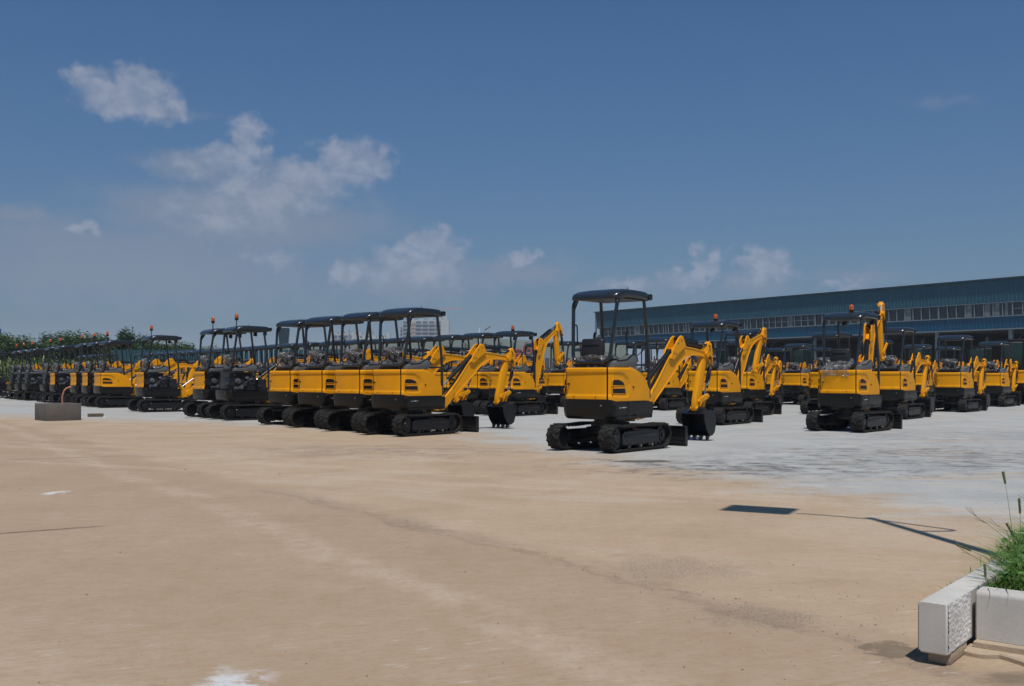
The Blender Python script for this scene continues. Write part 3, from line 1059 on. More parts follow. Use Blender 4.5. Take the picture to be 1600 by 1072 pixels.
# ------------------------------------------------------------------ the machines
G_FRONT = "mini excavators in the front line"
G_SECOND = "mini excavators in the second line"
G_BACK = "mini excavators in the back lines"
excavator(1.53, 15.53, 39.5, "nearest yellow mini excavator, standing alone with a bare black seat back", G_FRONT, kind='full', pose='A', wrap='half')
FR = "no side panels"
front = [
 (-2.00, 19.60, 39, dict(kind='full'), "yellow mini excavator at the right end of the four standing close together"),
 (-2.97, 20.90, 39, dict(kind='full'), "yellow mini excavator second from the right of the four close together, no beacon"),
 (-4.02, 22.32, 39, dict(kind='full'), "yellow mini excavator third from the right of the four close together, no beacon"),
 (-4.98, 23.62, 39, dict(kind='full', lod=1), "yellow mini excavator at the left end of the four close together, no beacon"),
 (-7.07, 26.42, 51, dict(kind='bare', beacon='stalk', lights=True, lod=1), "mini excavator with bared engine and no yellow panels, left of the four close together"),
 (-8.14, 27.89, 51, dict(kind='rear', beacon='stalk', lights=True, lod=1), "mini excavator with only a rear yellow panel, left neighbour of the bared engine"),
 (-11.44, 32.37, 51, dict(kind='rear', beacon='stalk', lights=True, lod=1), "mini excavator with only a rear yellow panel, standing free in the left line"),
 (-14.62, 36.71, 51, dict(kind='full', beacon='stalk', lights=True, lod=1), "fully panelled yellow mini excavator with stalk beacon, right behind the concrete box"),
 (-15.70, 38.18, 51, dict(kind='rear', beacon='stalk', lod=2), "rear panelled mini excavator first left of the fully panelled one with stalk beacon"),
 (-16.81, 39.69, 51, dict(kind='rear', beacon='stalk', lod=2), "rear panelled mini excavator second left of the fully panelled one with stalk beacon"),
 (-19.01, 42.69, 51, dict(kind='rear', beacon='stalk', lod=2), "leftmost mini excavator with a yellow rear panel, left of the pink hose"),
 (-20.17, 44.26, 51, dict(kind='bare', beacon='stalk', lod=2), "bare black mini excavator with beacon, right next to the leftmost yellow rear panel"),
 (-22.56, 47.52, 51, dict(kind='bare', beacon='stalk', lod=2), "bare black mini excavator, rightmost of the far left trio with beacons"),
 (-23.70, 49.07, 51, dict(kind='bare', beacon='stalk', lod=2), "bare black mini excavator, middle one of the far left trio with beacons"),
 (-24.82, 50.59, 51, dict(kind='bare', beacon='stalk', lod=2), "bare black mini excavator, leftmost of the far left trio with beacons"),
 (-27.60, 53.20, 51, dict(kind='bare', lod=2), "bare black mini excavator without beacon at the left edge of the photo"),
]
jit = [0.0, 0.6, -0.8, 0.9, 0.5, -1.0, 0.8, -0.6, 1.2, -0.9, 0.4, 1.1, -1.3, 0.7, -0.5, 0.6]
for (x, y, az, kw, lab), ja in zip(front, jit):
    excavator(x, y, az + ja, lab, G_FRONT, **kw)

excavator(7.10, 20.90, 41, "yellow mini excavator at front right with beacon, raised boom and film below its seat", G_SECOND, kind='full', pose='B', beacon='low', lights=True, wrap='drape', swing=6)
excavator(4.90, 24.00, 39, "yellow mini excavator with beacon and raised boom, behind the nearest one's bucket", G_SECOND, kind='full', pose='D', beacon='low', lights=True)
excavator(0.06, 29.30, 39, "yellow mini excavator with beacon and high raised boom, left of the nearest machine", G_SECOND, kind='full', pose='B', beacon='low', lights=True)
def px(u, D):
    return (u - 800) / FPX * D
second = [(752, 30.6), (706, 32.0), (663, 33.4), (630, 34.4), (598, 35.4), (564, 36.4), (524, 37.6), (488, 39.0), (460, 40.2), (438, 41.3), (421, 42.4), (405, 43.5), (390, 44.6), (375, 45.7),
          (361, 46.8), (347, 47.9), (333, 49.0), (319, 50.1), (304, 51.2), (289, 52.3), (273, 53.4), (257, 54.5), (241, 55.6), (226, 56.7), (166, 58.5), (151, 60.0), (136, 61.5)]
ORD = ["first", "second", "third", "fourth", "fifth", "sixth", "seventh", "eighth", "ninth", "tenth", "eleventh", "twelfth", "thirteenth", "fourteenth", "fifteenth", "sixteenth", "seventeenth", "eighteenth", "nineteenth", "twentieth",
       "twenty-first", "twenty-second", "twenty-third", "twenty-fourth", "twenty-fifth", "twenty-sixth", "twenty-seventh", "twenty-eighth"]
rnd = random.Random(21)
for k, (u, D) in enumerate(second):
    az = 39 if k < 5 else 44
    kw = dict(kind='full' if (k < 9 or k % 4 == 0) else 'rear', lod=1 if k < 3 else 2)
    if k in (8, 13):
        kw = dict(kind='full', lod=2, pose='C')
    excavator(px(u, D), D, az + rnd.uniform(-1.5, 1.5), "mini excavator in the second line, %s to the left of the high raised boom" % ORD[k], G_SECOND, **kw)

back = [
 (10.40, 27.10, 40, dict(kind='full', lod=1), "yellow mini excavator with lowered boom, close behind the front right one"),
 (6.75, 29.20, 39, dict(kind='full', lod=1), "yellow mini excavator whose side vents show below its neighbour's raised arm"),
 (5.05, 34.00, 38, dict(kind='full', lod=1, red=True), "yellow mini excavator with red marks on its counterweight, behind the nearest boom"),
 (14.40, 32.40, 42, dict(kind='full', lod=1), "left one of two yellow mini excavators at right seen nearly from behind"),
 (18.40, 38.00, 42, dict(kind='full', lod=1), "right one of two yellow mini excavators at right seen nearly from behind"),
 (9.75, 30.20, 40, dict(kind='full', lod=2), "mini excavator hidden behind the front right one, only its canopy showing"),
 (2.10, 37.80, 39, dict(kind='full', lod=1), "yellow mini excavator just left of the nearest one, between it and the raised arm"),
 (1.15, 39.50, 39, dict(kind='full', lod=2), "yellow mini excavator behind the high raised boom, its canopy cut by that boom"),
 (4.35, 37.00, 39, dict(kind='full', lod=2), "yellow mini excavator seen through the canopy posts of the nearest one"),
 (-0.80, 43.00, 39, dict(kind='full', lod=2), "mini excavator whose canopy shows low, left of the beacon beside the high raised boom"),
 (-2.70, 45.50, 39, dict(kind='full', lod=2), "yellow mini excavator with low canopy seen above the knee of the right end front boom"),
 (-4.60, 47.50, 39, dict(kind='full', lod=2), "yellow mini excavator in the third line behind the right end canopy of the four"),
 (-6.60, 50.00, 39, dict(kind='full', lod=2), "yellow mini excavator in the third line seen between second and first of the four canopies"),
 (11.60, 40.50, 41, dict(kind='full', lod=2), "yellow mini excavator with wrapped seat just left of the front right one"),
 (8.60, 37.00, 40, dict(kind='full', lod=2), "yellow mini excavator with lowered boom left of the free strip of ground"),
 (13.30, 36.30, 41, dict(kind='full', lod=2), "yellow mini excavator behind the canopy to the right of the raised front right boom"),
 (19.50, 44.50, 42, dict(kind='full', lod=2), "mini excavator directly behind the left one of the two seen from behind"),
 (12.60, 46.50, 41, dict(kind='full', lod=2), "mini excavator before the warehouse opening, left one of two level canopies"),
 (14.10, 46.00, 41, dict(kind='full', lod=2), "mini excavator before the warehouse opening, right one of two level canopies"),
 (6.10, 42.50, 40, dict(kind='full', lod=2), "yellow mini excavator deep behind the nearest one, left of its lowered boom"),
 (7.60, 45.50, 40, dict(kind='full', lod=2), "yellow mini excavator deep behind the knee of the nearest boom"),
 (3.40, 46.50, 40, dict(kind='full', lod=2), "yellow mini excavator farthest back on the left side of the warehouse corner"),
 (16.90, 41.50, 41, dict(kind='full', lod=2), "mini excavator two lines behind the front right one, boom cylinder showing"),
]
for k, (x, y, az, kw, lab) in enumerate(back):
    if k in (1, 8, 13): kw['swing'] = 7
    if k in (5, 10, 17): kw['swing'] = -6
    excavator(x + rnd.uniform(-.08, .08), y, az + rnd.uniform(-2.2, 2.2), lab, G_BACK, **kw)
G_CAB = "cab excavators by the warehouse"
cabs = [
 (20.9, 41.0, 40, 1.10, "larger yellow excavator with dark cab, cut off by the right edge of the photo"),
 (12.9, 52.0, 41, 1.10, "larger cab excavator with a pale light in its window, behind the lowered boom"),
 (11.0, 53.5, 41, 1.10, "larger cab excavator with closed cab, leftmost under the warehouse front"),
 (15.2, 52.0, 41, 1.10, "larger cab excavator hidden behind the front right mini excavator"),
 (21.6, 52.5, 42, 1.12, "larger cab excavator left of the two seen nearly from behind"),
 (24.8, 52.5, 42, 1.12, "larger cab excavator with closed cab between the two seen nearly from behind"),
]
for k, (x, y, az, sc, lab) in enumerate(cabs):
    r_ = excavator(x, y, az, lab, G_CAB, scale=sc, kind='full', lod=2, cab=True)
    if k == 0:
        cu = bpy.data.curves.new("lettering", 'FONT')
        cu.body = "SHA"
        cu.size = 0.15
        cu.extrude = 0.003
        to = bpy.data.objects.new("lettering_tmp", cu)
        COL.objects.link(to)
        dg = bpy.context.evaluated_depsgraph_get()
        me = bpy.data.meshes.new_from_object(to.evaluated_get(dg))
        bpy.data.objects.remove(to)
        me.materials.clear(); me.materials.append(BLK)
        t = bpy.data.objects.new("lettering", me)
        COL.objects.link(t)
        t.parent = r_
        t.location = (-0.20, -0.706, 1.00)
        t.rotation_euler = (PI / 2, 0, 0)

# ------------------------------------------------------------------ node maths helper
class NG:
    def __init__(s, nt):
        s.nt = nt; s.N = nt.nodes; s.L = nt.links
    def _in(s, sock, v):
        if isinstance(v, (int, float)): sock.default_value = v
        elif isinstance(v, tuple): sock.default_value = v
        else: s.L.new(v, sock)
    def m(s, op, a, b=0.0, c=None, clamp=False):
        n = s.N.new("ShaderNodeMath"); n.operation = op; n.use_clamp = clamp
        s._in(n.inputs[0], a); s._in(n.inputs[1], b)
        if c is not None: s._in(n.inputs[2], c)
        return n.outputs[0]
    def vm(s, op, a, b=None, out=0):
        n = s.N.new("ShaderNodeVectorMath"); n.operation = op
        s._in(n.inputs[0], a)
        if b is not None: s._in(n.inputs[1], b)
        return n.outputs[out]
    def noise(s, vec, scale, detail=6, rough=0.6, dist=0.0):
        n = s.N.new("ShaderNodeTexNoise")
        s._in(n.inputs["Vector"], vec)
        n.inputs["Scale"].default_value = scale; n.inputs["Detail"].default_value = detail
        n.inputs["Roughness"].default_value = rough; n.inputs["Distortion"].default_value = dist
        return n.outputs["Fac"]
    def sm(s, v, a, b, lo=0.0, hi=1.0):
        n = s.N.new("ShaderNodeMapRange"); n.interpolation_type = 'SMOOTHSTEP'
        s._in(n.inputs[0], v)
        n.inputs[1].default_value = a; n.inputs[2].default_value = b
        n.inputs[3].default_value = lo; n.inputs[4].default_value = hi
        return n.outputs[0]
    def mix(s, f, a, b, mode='MIX'):
        n = s.N.new("ShaderNodeMixRGB"); n.blend_type = mode
        s._in(n.inputs[0], f)
        for i, v in ((1, a), (2, b)):
            if isinstance(v, tuple): n.inputs[i].default_value = (*v, 1) if len(v) == 3 else v
            else: s.L.new(v, n.inputs[i])
        return n.outputs[0]
    def xyz(s, x, y, z=0.0):
        n = s.N.new("ShaderNodeCombineXYZ")
        s._in(n.inputs[0], x); s._in(n.inputs[1], y); s._in(n.inputs[2], z)
        return n.outputs[0]

# ------------------------------------------------------------------ ground: one sheet to the horizon
def ground_material():
    m, N, L, P = mat("yard_ground")
    g = NG(m.node_tree)
    geo = N.new("ShaderNodeNewGeometry")
    sep = N.new("ShaderNodeSeparateXYZ")
    L.new(geo.outputs["Position"], sep.inputs[0])
    X, Y = sep.outputs[0], sep.outputs[1]
    pos = geo.outputs["Position"]
    def line(a, b):
        """signed distance to the line a-b, positive on the left of the direction a->b"""
        dx, dy = b[0] - a[0], b[1] - a[1]
        l = math.hypot(dx, dy); nx, ny = -dy / l, dx / l
        t = g.m('MULTIPLY', X, nx)
        t = g.m('MULTIPLY_ADD', Y, ny, t)
        return g.m('ADD', t, -(a[0] * nx + a[1] * ny))
    def along(a, b):
        dx, dy = b[0] - a[0], b[1] - a[1]
        l = math.hypot(dx, dy)
        t = g.m('MULTIPLY', X, dx / l)
        t = g.m('MULTIPLY_ADD', Y, dy / l, t)
        return g.m('DIVIDE', g.m('ADD', t, -(a[0] * dx + a[1] * dy) / l), l)
    n_big = g.noise(pos, 0.22, 6, 0.6)
    n_mid = g.noise(pos, 0.9, 8, 0.65)
    n_fine = g.noise(pos, 7.0, 8, 0.7)
    n_grit = g.noise(pos, 70.0, 4, 0.7)
    n_det = g.noise(pos, 24.0, 6, 0.72)
    n_irr = g.noise(pos, 2.6, 5, 0.65)
    n_irr2 = g.noise(g.vm('ADD', pos, (31.0, 7.0, 3.0)), 2.6, 5, 0.65)
    # stretched streaks along the driving directions
    def streak(ang, sx, sy, scale, detail=6, dist=0.6):
        c, s_ = math.cos(ang), math.sin(ang)
        u = g.m('MULTIPLY_ADD', Y, s_, g.m('MULTIPLY', X, c))
        v = g.m('MULTIPLY_ADD', Y, c, g.m('MULTIPLY', X, -s_))
        return g.noise(g.xyz(g.m('MULTIPLY', u, sx), g.m('MULTIPLY', v, sy)), scale, detail, 0.65, dist)
    st1 = streak(R(8), 0.25, 1.6, 1.6)
    st2 = streak(R(-25), 0.15, 1.4, 1.1)
    # where dust covers the pale slab
    wob = g.m('MULTIPLY_ADD', n_mid, 2.6, g.m('MULTIPLY_ADD', n_big, 3.0, -2.8))
    d1 = g.m('MULTIPLY', line((-0.9, 20.0), (-14.7, 28.6)), 0.55)        # beyond
    d2 = g.m('MULTIPLY', line((3.9, 7.2), (-0.7, 18.6)), -1.0)     # to the right
    # positive = pale slab
    d1 = g.m('MULTIPLY', d1, -1.0)
    d = g.m('MAXIMUM', d1, d2)
    d = g.m('ADD', d, wob)
    d = g.m('ADD', d, g.m('MULTIPLY_ADD', st1, 3.2, -1.6))
    d = g.m('ADD', d, g.m('MULTIPLY_ADD', n_fine, 2.4, -1.2))
    d = g.m('ADD', d, g.m('MULTIPLY_ADD', n_det, 1.2, -0.6))
    pale = g.sm(d, -0.9, 1.1)
    # dusty tongues blown over the pale slab
    tong = g.sm(g.m('ADD', st1, g.m('MULTIPLY', n_big, 0.5)), 0.80, 0.95, 0, 0.75)
    pale = g.m('MULTIPLY', pale, g.m('SUBTRACT', 1.0, tong))
    tan = g.mix(g.sm(n_mid, 0.3, 0.7), (0.365, 0.262, 0.163), (0.425, 0.312, 0.202))
    tan = g.mix(g.sm(n_big, 0.40, 0.65, 0, 0.55), tan, (0.385, 0.262, 0.168))
    n_pat = g.noise(pos, 0.45, 5, 0.55, 1.2)
    tan = g.mix(g.sm(n_pat, 0.50, 0.62, 0, 0.45), tan, (0.43, 0.335, 0.235))
    tan = g.mix(g.sm(n_pat, 0.36, 0.46, 0.30, 0.0), tan, (0.31, 0.215, 0.135))
    tan = g.mix(g.sm(st2, 0.50, 0.72, 0, 0.45), tan, (0.44, 0.36, 0.28))
    slab = g.mix(g.sm(n_mid, 0.3, 0.7), (0.30, 0.312, 0.308), (0.39, 0.402, 0.397))
    slab = g.mix(g.sm(st1, 0.45, 0.7, 0, 0.5), slab, (0.44, 0.45, 0.447))
    slab = g.mix(g.sm(n_big, 0.5, 0.7, 0, 0.35), slab, (0.30, 0.305, 0.30))
    col = g.mix(pale, tan, slab)
    # the road slab nearer than the long joint is browner
    jl = line((-3.2, 11.3), (1.75, 4.05))
    jlw = g.m('ADD', jl, g.m('MULTIPLY_ADD', n_mid, 1.1, -0.55))
    near = g.sm(jlw, -0.25, 0.10, 1.0, 0.0)
    col = g.mix(g.m('MULTIPLY', near, 0.85), col, g.mix(n_mid, (0.305, 0.208, 0.130), (0.362, 0.255, 0.163)))
    # loose dark dirt heaped against the joint
    band = g.m('MULTIPLY', g.sm(g.m('ABSOLUTE', jlw), 0.02, 0.30, 1.0, 0.0), g.sm(n_mid, 0.42, 0.66))
    band = g.m('MULTIPLY', band, g.sm(n_fine, 0.35, 0.6, 0.4, 1.0))
    lim = g.sm(along((-3.2, 11.3), (1.75, 4.05)), 0.05, 0.3)
    col = g.mix(g.m('MULTIPLY', g.m('MULTIPLY', band, lim), 0.85), col, (0.17, 0.115, 0.075))
    edge_ = g.m('MULTIPLY', g.sm(g.m('ABSOLUTE', g.m('ADD', jlw, 0.12)), 0.01, 0.06, 0.55, 0.0), g.sm(n_fine, 0.38, 0.55))
    col = g.mix(g.m('MULTIPLY', edge_, lim), col, (0.20, 0.13, 0.085))
    # two long light wheel paths
    for (a, b, w, op) in (((-7.6, 16.5), (0.9, 3.1), 0.11, 0.40), ((-9.6, 15.4), (-1.2, 2.1), 0.12, 0.30), ((-3.9, 14.8), (6.5, 9.4), 0.10, 0.28), ((-10.5, 17.8), (-3.4, 13.2), 0.13, 0.35), ((-6.2, 13.2), (0.6, 9.9), 0.10, 0.35), ((-9.0, 12.5), (-1.0, 2.3), 0.30, 0.25)):
        if op == 0: continue
        dl = g.m('ADD', line(a, b), g.m('MULTIPLY_ADD', n_big, 1.2, -0.6))
        f = g.m('MULTIPLY', g.sm(g.m('ABSOLUTE', dl), w * 0.5, w * 2.0, op, 0.0), g.m('MULTIPLY', g.sm(n_fine, 0.30, 0.62, 0.2, 1.0), g.sm(n_mid, 0.34, 0.55, 0.25, 1.0)))
        col = g.mix(f, col, (0.50, 0.395, 0.29))
    # thin short brush scratches of the slab finish, pale
    sc = streak(R(22), 1.6, 9.0, 3.2, 3, 0.1)
    scm = g.m('MULTIPLY', g.m('MULTIPLY', g.sm(sc, 0.60, 0.70), g.sm(n_fine, 0.45, 0.55)), g.sm(n_mid, 0.42, 0.58))
    scm = g.m('MULTIPLY', scm, g.m('SUBTRACT', 1.0, pale))
    col = g.mix(g.m('MULTIPLY', scm, 0.7), col, (0.52, 0.47, 0.42))
    br = streak(R(21), 1.3, 17.0, 3.0, 5, 0.0)
    col = g.mix(g.m('MULTIPLY', g.sm(br, 0.38, 0.62, 0.0, 0.35), g.sm(n_mid, 0.35, 0.6, 0.25, 1.0)), col, g.mix(0.5, col, (0.50, 0.43, 0.34)))
    col = g.mix(g.sm(n_det, 0.36, 0.50, 0.42, 0.0), col, g.mix(0.45, col, (0.16, 0.12, 0.09)))
    # expansion joints on the left
    for (a, b) in (((-9.6, 12.06), (-5.2, 14.4)), ((-4.6, 6.63), (-3.05, 7.56))):
        dl = g.m('ABSOLUTE', g.m('ADD', line(a, b), g.m('MULTIPLY_ADD', n_fine, 0.05, -0.025)))
        al = along(a, b)
        f = g.m('MULTIPLY', g.sm(dl, 0.014, 0.045, 0.9, 0.0), g.sm(al, 0.9, 1.02, 1.0, 0.0))
        f = g.m('MULTIPLY', f, g.sm(n_mid, 0.3, 0.5, 0.4, 1.0))
        col = g.mix(f, col, (0.13, 0.09, 0.06))
    # rubber scrub marks before the machines
    def region(cx, cy, rx, ry):
        a = g.m('MULTIPLY_ADD', g.m('ADD', X, -cx), 1 / rx, g.m('MULTIPLY_ADD', n_irr, 2.2, -1.1))
        b = g.m('MULTIPLY_ADD', g.m('ADD', Y, -cy), 1 / ry, g.m('MULTIPLY_ADD', n_irr2, 2.2, -1.1))
        return g.sm(g.m('SQRT', g.m('ADD', g.m('MULTIPLY', a, a), g.m('MULTIPLY', b, b))), 0.35, 1.0, 1.0, 0.0)
    stA = streak(R(-6), 0.5, 3.2, 1.6, 7, 1.5)
    stB = streak(R(14), 0.8, 4.5, 1.9, 7, 2.0)
    mk = g.m('MULTIPLY', g.m('MAXIMUM', g.sm(stA, 0.46, 0.56), g.sm(stB, 0.48, 0.58)), g.sm(n_fine, 0.35, 0.55, 0.35, 1.0))
    rg = g.m('MAXIMUM', region(3.6, 12.4, 3.4, 1.9), g.m('MULTIPLY', region(7.0, 14.0, 4.5, 3.2), 0.85))
    rg = g.m('MAXIMUM', rg, g.m('MULTIPLY', region(-1.5, 15.2, 3.2, 1.8), 0.5))
    rg = g.m('MAXIMUM', rg, g.m('MULTIPLY', region(10, 19.0, 5.0, 2.5), 0.5))
    col = g.mix(g.m('MULTIPLY', g.m('MULTIPLY', g.m('MULTIPLY', mk, g.sm(n_irr, 0.40, 0.58, 0.1, 1.0)), rg), 0.95), col, (0.055, 0.058, 0.065))
    # oily patch right in front of the nearest machine
    pt = g.m('MULTIPLY', region(1.72, 13.30, 0.62, 0.24), g.sm(n_fine, 0.34, 0.46))
    col = g.mix(g.m('MULTIPLY', pt, 1.0), col, (0.06, 0.055, 0.05))
    # spilt lime, damp dirt by the kerb
    wsp = g.m('MULTIPLY', g.m('MAXIMUM', region(-1.03, 3.62, 0.20, 0.30), region(-4.42, 9.65, 0.13, 0.28)), g.sm(n_fine, 0.42, 0.56))
    col = g.mix(wsp, col, (0.55, 0.55, 0.55))
    dmp = g.m('MULTIPLY', g.m('MAXIMUM', g.sm(region(1.585, 4.14, 0.15, 0.20), 0.30, 0.55), region(1.95, 3.72, 0.30, 0.12)), g.sm(n_fine, 0.30, 0.45))
    gry = g.m('MULTIPLY', g.m('MAXIMUM', region(1.18, 4.72, 0.34, 0.30), region(0.9, 5.9, 0.5, 0.6)), g.sm(n_grit, 0.42, 0.60))
    col = g.mix(g.m('MULTIPLY', gry, 0.75), col, (0.17, 0.13, 0.095))
    col = g.mix(g.m('MULTIPLY', dmp, 0.75), col, (0.13, 0.10, 0.065))
    # crumbs and freckles
    col = g.mix(g.sm(n_grit, 0.64, 0.72, 0, 0.5), col, (0.13, 0.10, 0.08))
    col = g.mix(g.sm(n_fine, 0.30, 0.75, 0.0, 0.16), col, (0.52, 0.44, 0.36))
    spk = g.m('MULTIPLY', g.sm(n_grit, 0.58, 0.70), g.m('MULTIPLY', region(1.35, 5.2, 1.1, 1.1), g.sm(n_mid, 0.42, 0.6)))
    col = g.mix(g.m('MULTIPLY', spk, 0.65), col, (0.15, 0.11, 0.08))
    L.new(col, P.inputs["Base Color"])
    P.inputs["Roughness"].default_value = 0.92
    P.inputs["Specular IOR Level"].default_value = 0.25
    b = N.new("ShaderNodeBump")
    b.inputs["Strength"].default_value = 0.35
    b.inputs["Distance"].default_value = 0.02
    h = g.m('MULTIPLY_ADD', n_grit, 0.25, g.m('MULTIPLY_ADD', n_fine, 0.8, g.m('MULTIPLY', n_mid, 0.8)))
    L.new(h, b.inputs["Height"])
    L.new(b.outputs["Normal"], P.inputs["Normal"])
    return m
GM = ground_material()
S = 3200
tag(raw([(-S, -S, 0), (S, -S, 0), (S, S, 0), (-S, S, 0)], [(0, 1, 2, 3)], "ground", GM), kind='structure')

# ------------------------------------------------------------------ loose stones and crumbs
STONE = simple("loose_stone", (0.20, 0.16, 0.12), 0.9, var=0.5, scale=3)
def gravel():
    rnd = random.Random(4)
    vs, fs = [], []
    ico = bmesh.new(); bmesh.ops.create_icosphere(ico, subdivisions=1, radius=1)
    iv = [v.co.copy() for v in ico.verts]; idx = [[v.index for v in f.verts] for f in ico.faces]
    ico.free()
    spots = []
    for k in range(300):
        y = 3.2 + 16 * rnd.random() ** 1.7
        x = rnd.uniform(-0.53, 0.53) * y
        spots.append((x, y, rnd.uniform(0.0015, 0.005) * (1 if rnd.random() < .95 else 2.0)))
    for k in range(120):
        spots.append((rnd.gauss(1.35, 0.45), rnd.gauss(4.9, 0.5), rnd.uniform(0.0015, 0.0045)))
    for k in range(60):
        t = rnd.random()
        spots.append((-3.2 + 4.95 * t + rnd.gauss(0, .08), 11.3 - 7.25 * t + rnd.gauss(0, .10), rnd.uniform(0.002, 0.006)))
    for (x, y, r) in spots:
        b = len(vs)
        s = (rnd.uniform(.7, 1.4), rnd.uniform(.7, 1.4), rnd.uniform(.4, .8))
        for v in iv:
            q = rnd.uniform(0.8, 1.15)
            vs.append((x + v.x * r * s[0] * q, y + v.y * r * s[1] * q, r * 0.3 + v.z * r * s[2] * q))
        fs += [[b + i for i in f] for f in idx]
    return raw(vs, fs, "gravel", STONE)
tag(gravel(), kind='stuff')

# ------------------------------------------------------------------ concrete kerbs and planter
def concrete(name, c, rough_end=False):
    m, N, L, P = mat(name)
    g = NG(m.node_tree)
    tc = N.new("ShaderNodeTexCoord"); v = tc.outputs["Object"]
    n1, n2, n3 = g.noise(v, 3, 8, .65), g.noise(v, 22, 8, .7), g.noise(v, 120, 3, .6)
    col = g.mix(g.sm(n1, .3, .7), tuple(k * .86 for k in c), tuple(min(1, k * 1.1) for k in c))
    col = g.mix(g.sm(n2, .56, .70, 0, .35), col, tuple(k * .6 for k in c))
    col = g.mix(g.sm(n3, .66, .74, 0, .5), col, (c[0] * .45, c[1] * .42, c[2] * .38))
    L.new(col, P.inputs["Base Color"])
    P.inputs["Roughness"].default_value = 0.88
    b = N.new("ShaderNodeBump"); b.inputs["Strength"].default_value = 0.5 if rough_end else 0.3
    b.inputs["Distance"].default_value = 0.012 if rough_end else 0.004
    L.new(g.m('ADD', n2, g.m('MULTIPLY', n3, .5)), b.inputs["Height"])
    L.new(b.outputs["Normal"], P.inputs["Normal"])
    return m
KERB = concrete("kerb_concrete", (0.50, 0.475, 0.435))
KERBR = concrete("broken_concrete", (0.66, 0.64, 0.61), True)
MORT = concrete("mortar", (0.40, 0.31, 0.22), True)
BOXC = concrete("rough_box_concrete", (0.125, 0.108, 0.096), True)
KA = math.atan2(0.63, 0.777)      # heading of the long kerb, from +y towards +x
def kerb_frame(x, y):
    return Matrix.Translation((x, y, 0)) @ Matrix.Rotation(-KA, 4, 'Z')
def kerb_block(w, length, z0, z1, rough_side=False):
    """local: along +y from 0, x from 0 to w"""
    bm = bmesh.new()
    r = 0.022
    prof = [(0.0, z0 + 0.012), (0.0, z1 - r)]
    for k in range(1, 6):
        a = PI - PI / 2 * k / 5
        prof.append((r + r * math.cos(a), z1 - r + r * math.sin(a)))
    prof += [(w - 0.006, z1), (w, z1 - 0.006), (w, z0 + 0.004), (w - 0.01, z0), (0.012, z0)]
    prism(bm, prof, 0, length, 0.006, axis='Y')
    return bm
k1 = bpy.data.objects.new("kerb", None); COL.objects.link(k1)
k1.matrix_world = kerb_frame(1.60, 3.93)
tag(k1, "pale concrete kerb block end-on at the planter corner with a rough broken side", "kerb", "kerb blocks round the planter")
bm = kerb_block(0.112, 0.98, 0.045, 0.25)
finish(bm, "kerb_block", KERB, 35, k1)
bm = bmesh.new()
NXX, NZZ = 60, 40
gr = [[bm.verts.new((0.1135 + 0.006 * abs(pnoise(Vector((i * .25, j * .25, 0)))) + 0.002 * pnoise(Vector((i * 1.1, j * 1.1, 4))), 0.008 + 0.315 * i / NXX, 0.052 + 0.193 * j / NZZ)) for j in range(NZZ + 1)] for i in range(NXX + 1)]
for i in range(NXX):
    for j in range(NZZ):
        bm.faces.new((gr[i][j], gr[i + 1][j], gr[i + 1][j + 1], gr[i][j + 1]))
finish(bm, "broken_face", KERBR, 60, k1)
bm = bmesh.new(); box(bm, (0.070, 0.16, 0.024), (0.085, 0.24, 0.048), 0.008)
finish(bm, "foot", MORT, 35, k1)
for i, yy in enumerate((0.995, 1.99, 2.985, 3.98)):
    o = tag(finish(kerb_block(0.112, 0.98, -0.02, 0.25), "kerb", KERB, 35), "pale concrete kerb block %s along the left side of the planter" % ["directly behind the corner block", "second behind the corner block", "third behind the corner block", "fourth behind the corner block"][i], "kerb", "kerb blocks round the planter")
    o.matrix_world = kerb_frame(1.60, 3.93) @ Matrix.Translation((0, yy, 0))
for i, xx in enumerate((0.130, 1.125)):
    o = tag(finish(kerb_block(0.112, 0.985, 0.04, 0.25), "kerb", KERB, 35), ["pale concrete kerb block with rounded top edge in front of the grass", "pale concrete kerb block running out of the photo at bottom right"][i], "kerb", "kerb blocks round the planter")
    # turned a quarter: along local x, face towards the camera
    o.matrix_world = kerb_frame(1.60, 3.93) @ Matrix.Translation((xx + 0.985, 0.33, 0)) @ Matrix.Rotation(R(90), 4, 'Z')
    o.scale = (1, 1, 1)
bm = bmesh.new()
rr = random.Random(2)
front = [(0.10 + 2.05 * k / 60, 0.235 + 0.055 * pnoise(Vector((k * .33, 2, 0))) + 0.03 * pnoise(Vector((k * 1.1, 5, 0)))) for k in range(61)]
prism(bm, front + [(2.15, 0.47), (0.10, 0.47)], -0.01, 0.022, 0.006, axis='Z')
front = [(0.13 + 2.02 * k / 60, 0.300 + 0.012 * pnoise(Vector((k * .5, 9, 0)))) for k in range(61)]
prism(bm, front + [(2.15, 0.46), (0.13, 0.46)], 0.015, 0.050, 0.006, axis='Z')
o = tag(finish(bm, "mortar_bed", MORT, 35), kind='structure')
o.matrix_world = kerb_frame(1.60, 3.93)
SOIL = simple("planter_soil_earth", (0.10, 0.07, 0.05), 0.95, var=0.4, scale=18, bump=0.8, bscale=60)
bm = bmesh.new()
gx, gy = 40, 60
gr = [[bm.verts.new((0.112 + 2.3 * i / gx, 0.44 + 4.4 * j / gy, 0.20 + 0.05 * pnoise(Vector((i * .5, j * .5, 1))))) for j in range(gy + 1)] for i in range(gx + 1)]
for i in range(gx):
    for j in range(gy):
        bm.faces.new((gr[i][j], gr[i + 1][j], gr[i + 1][j + 1], gr[i][j + 1]))
o = tag(finish(bm, "soil", SOIL, 60), kind='structure')
o.matrix_world = kerb_frame(1.60, 3.93)

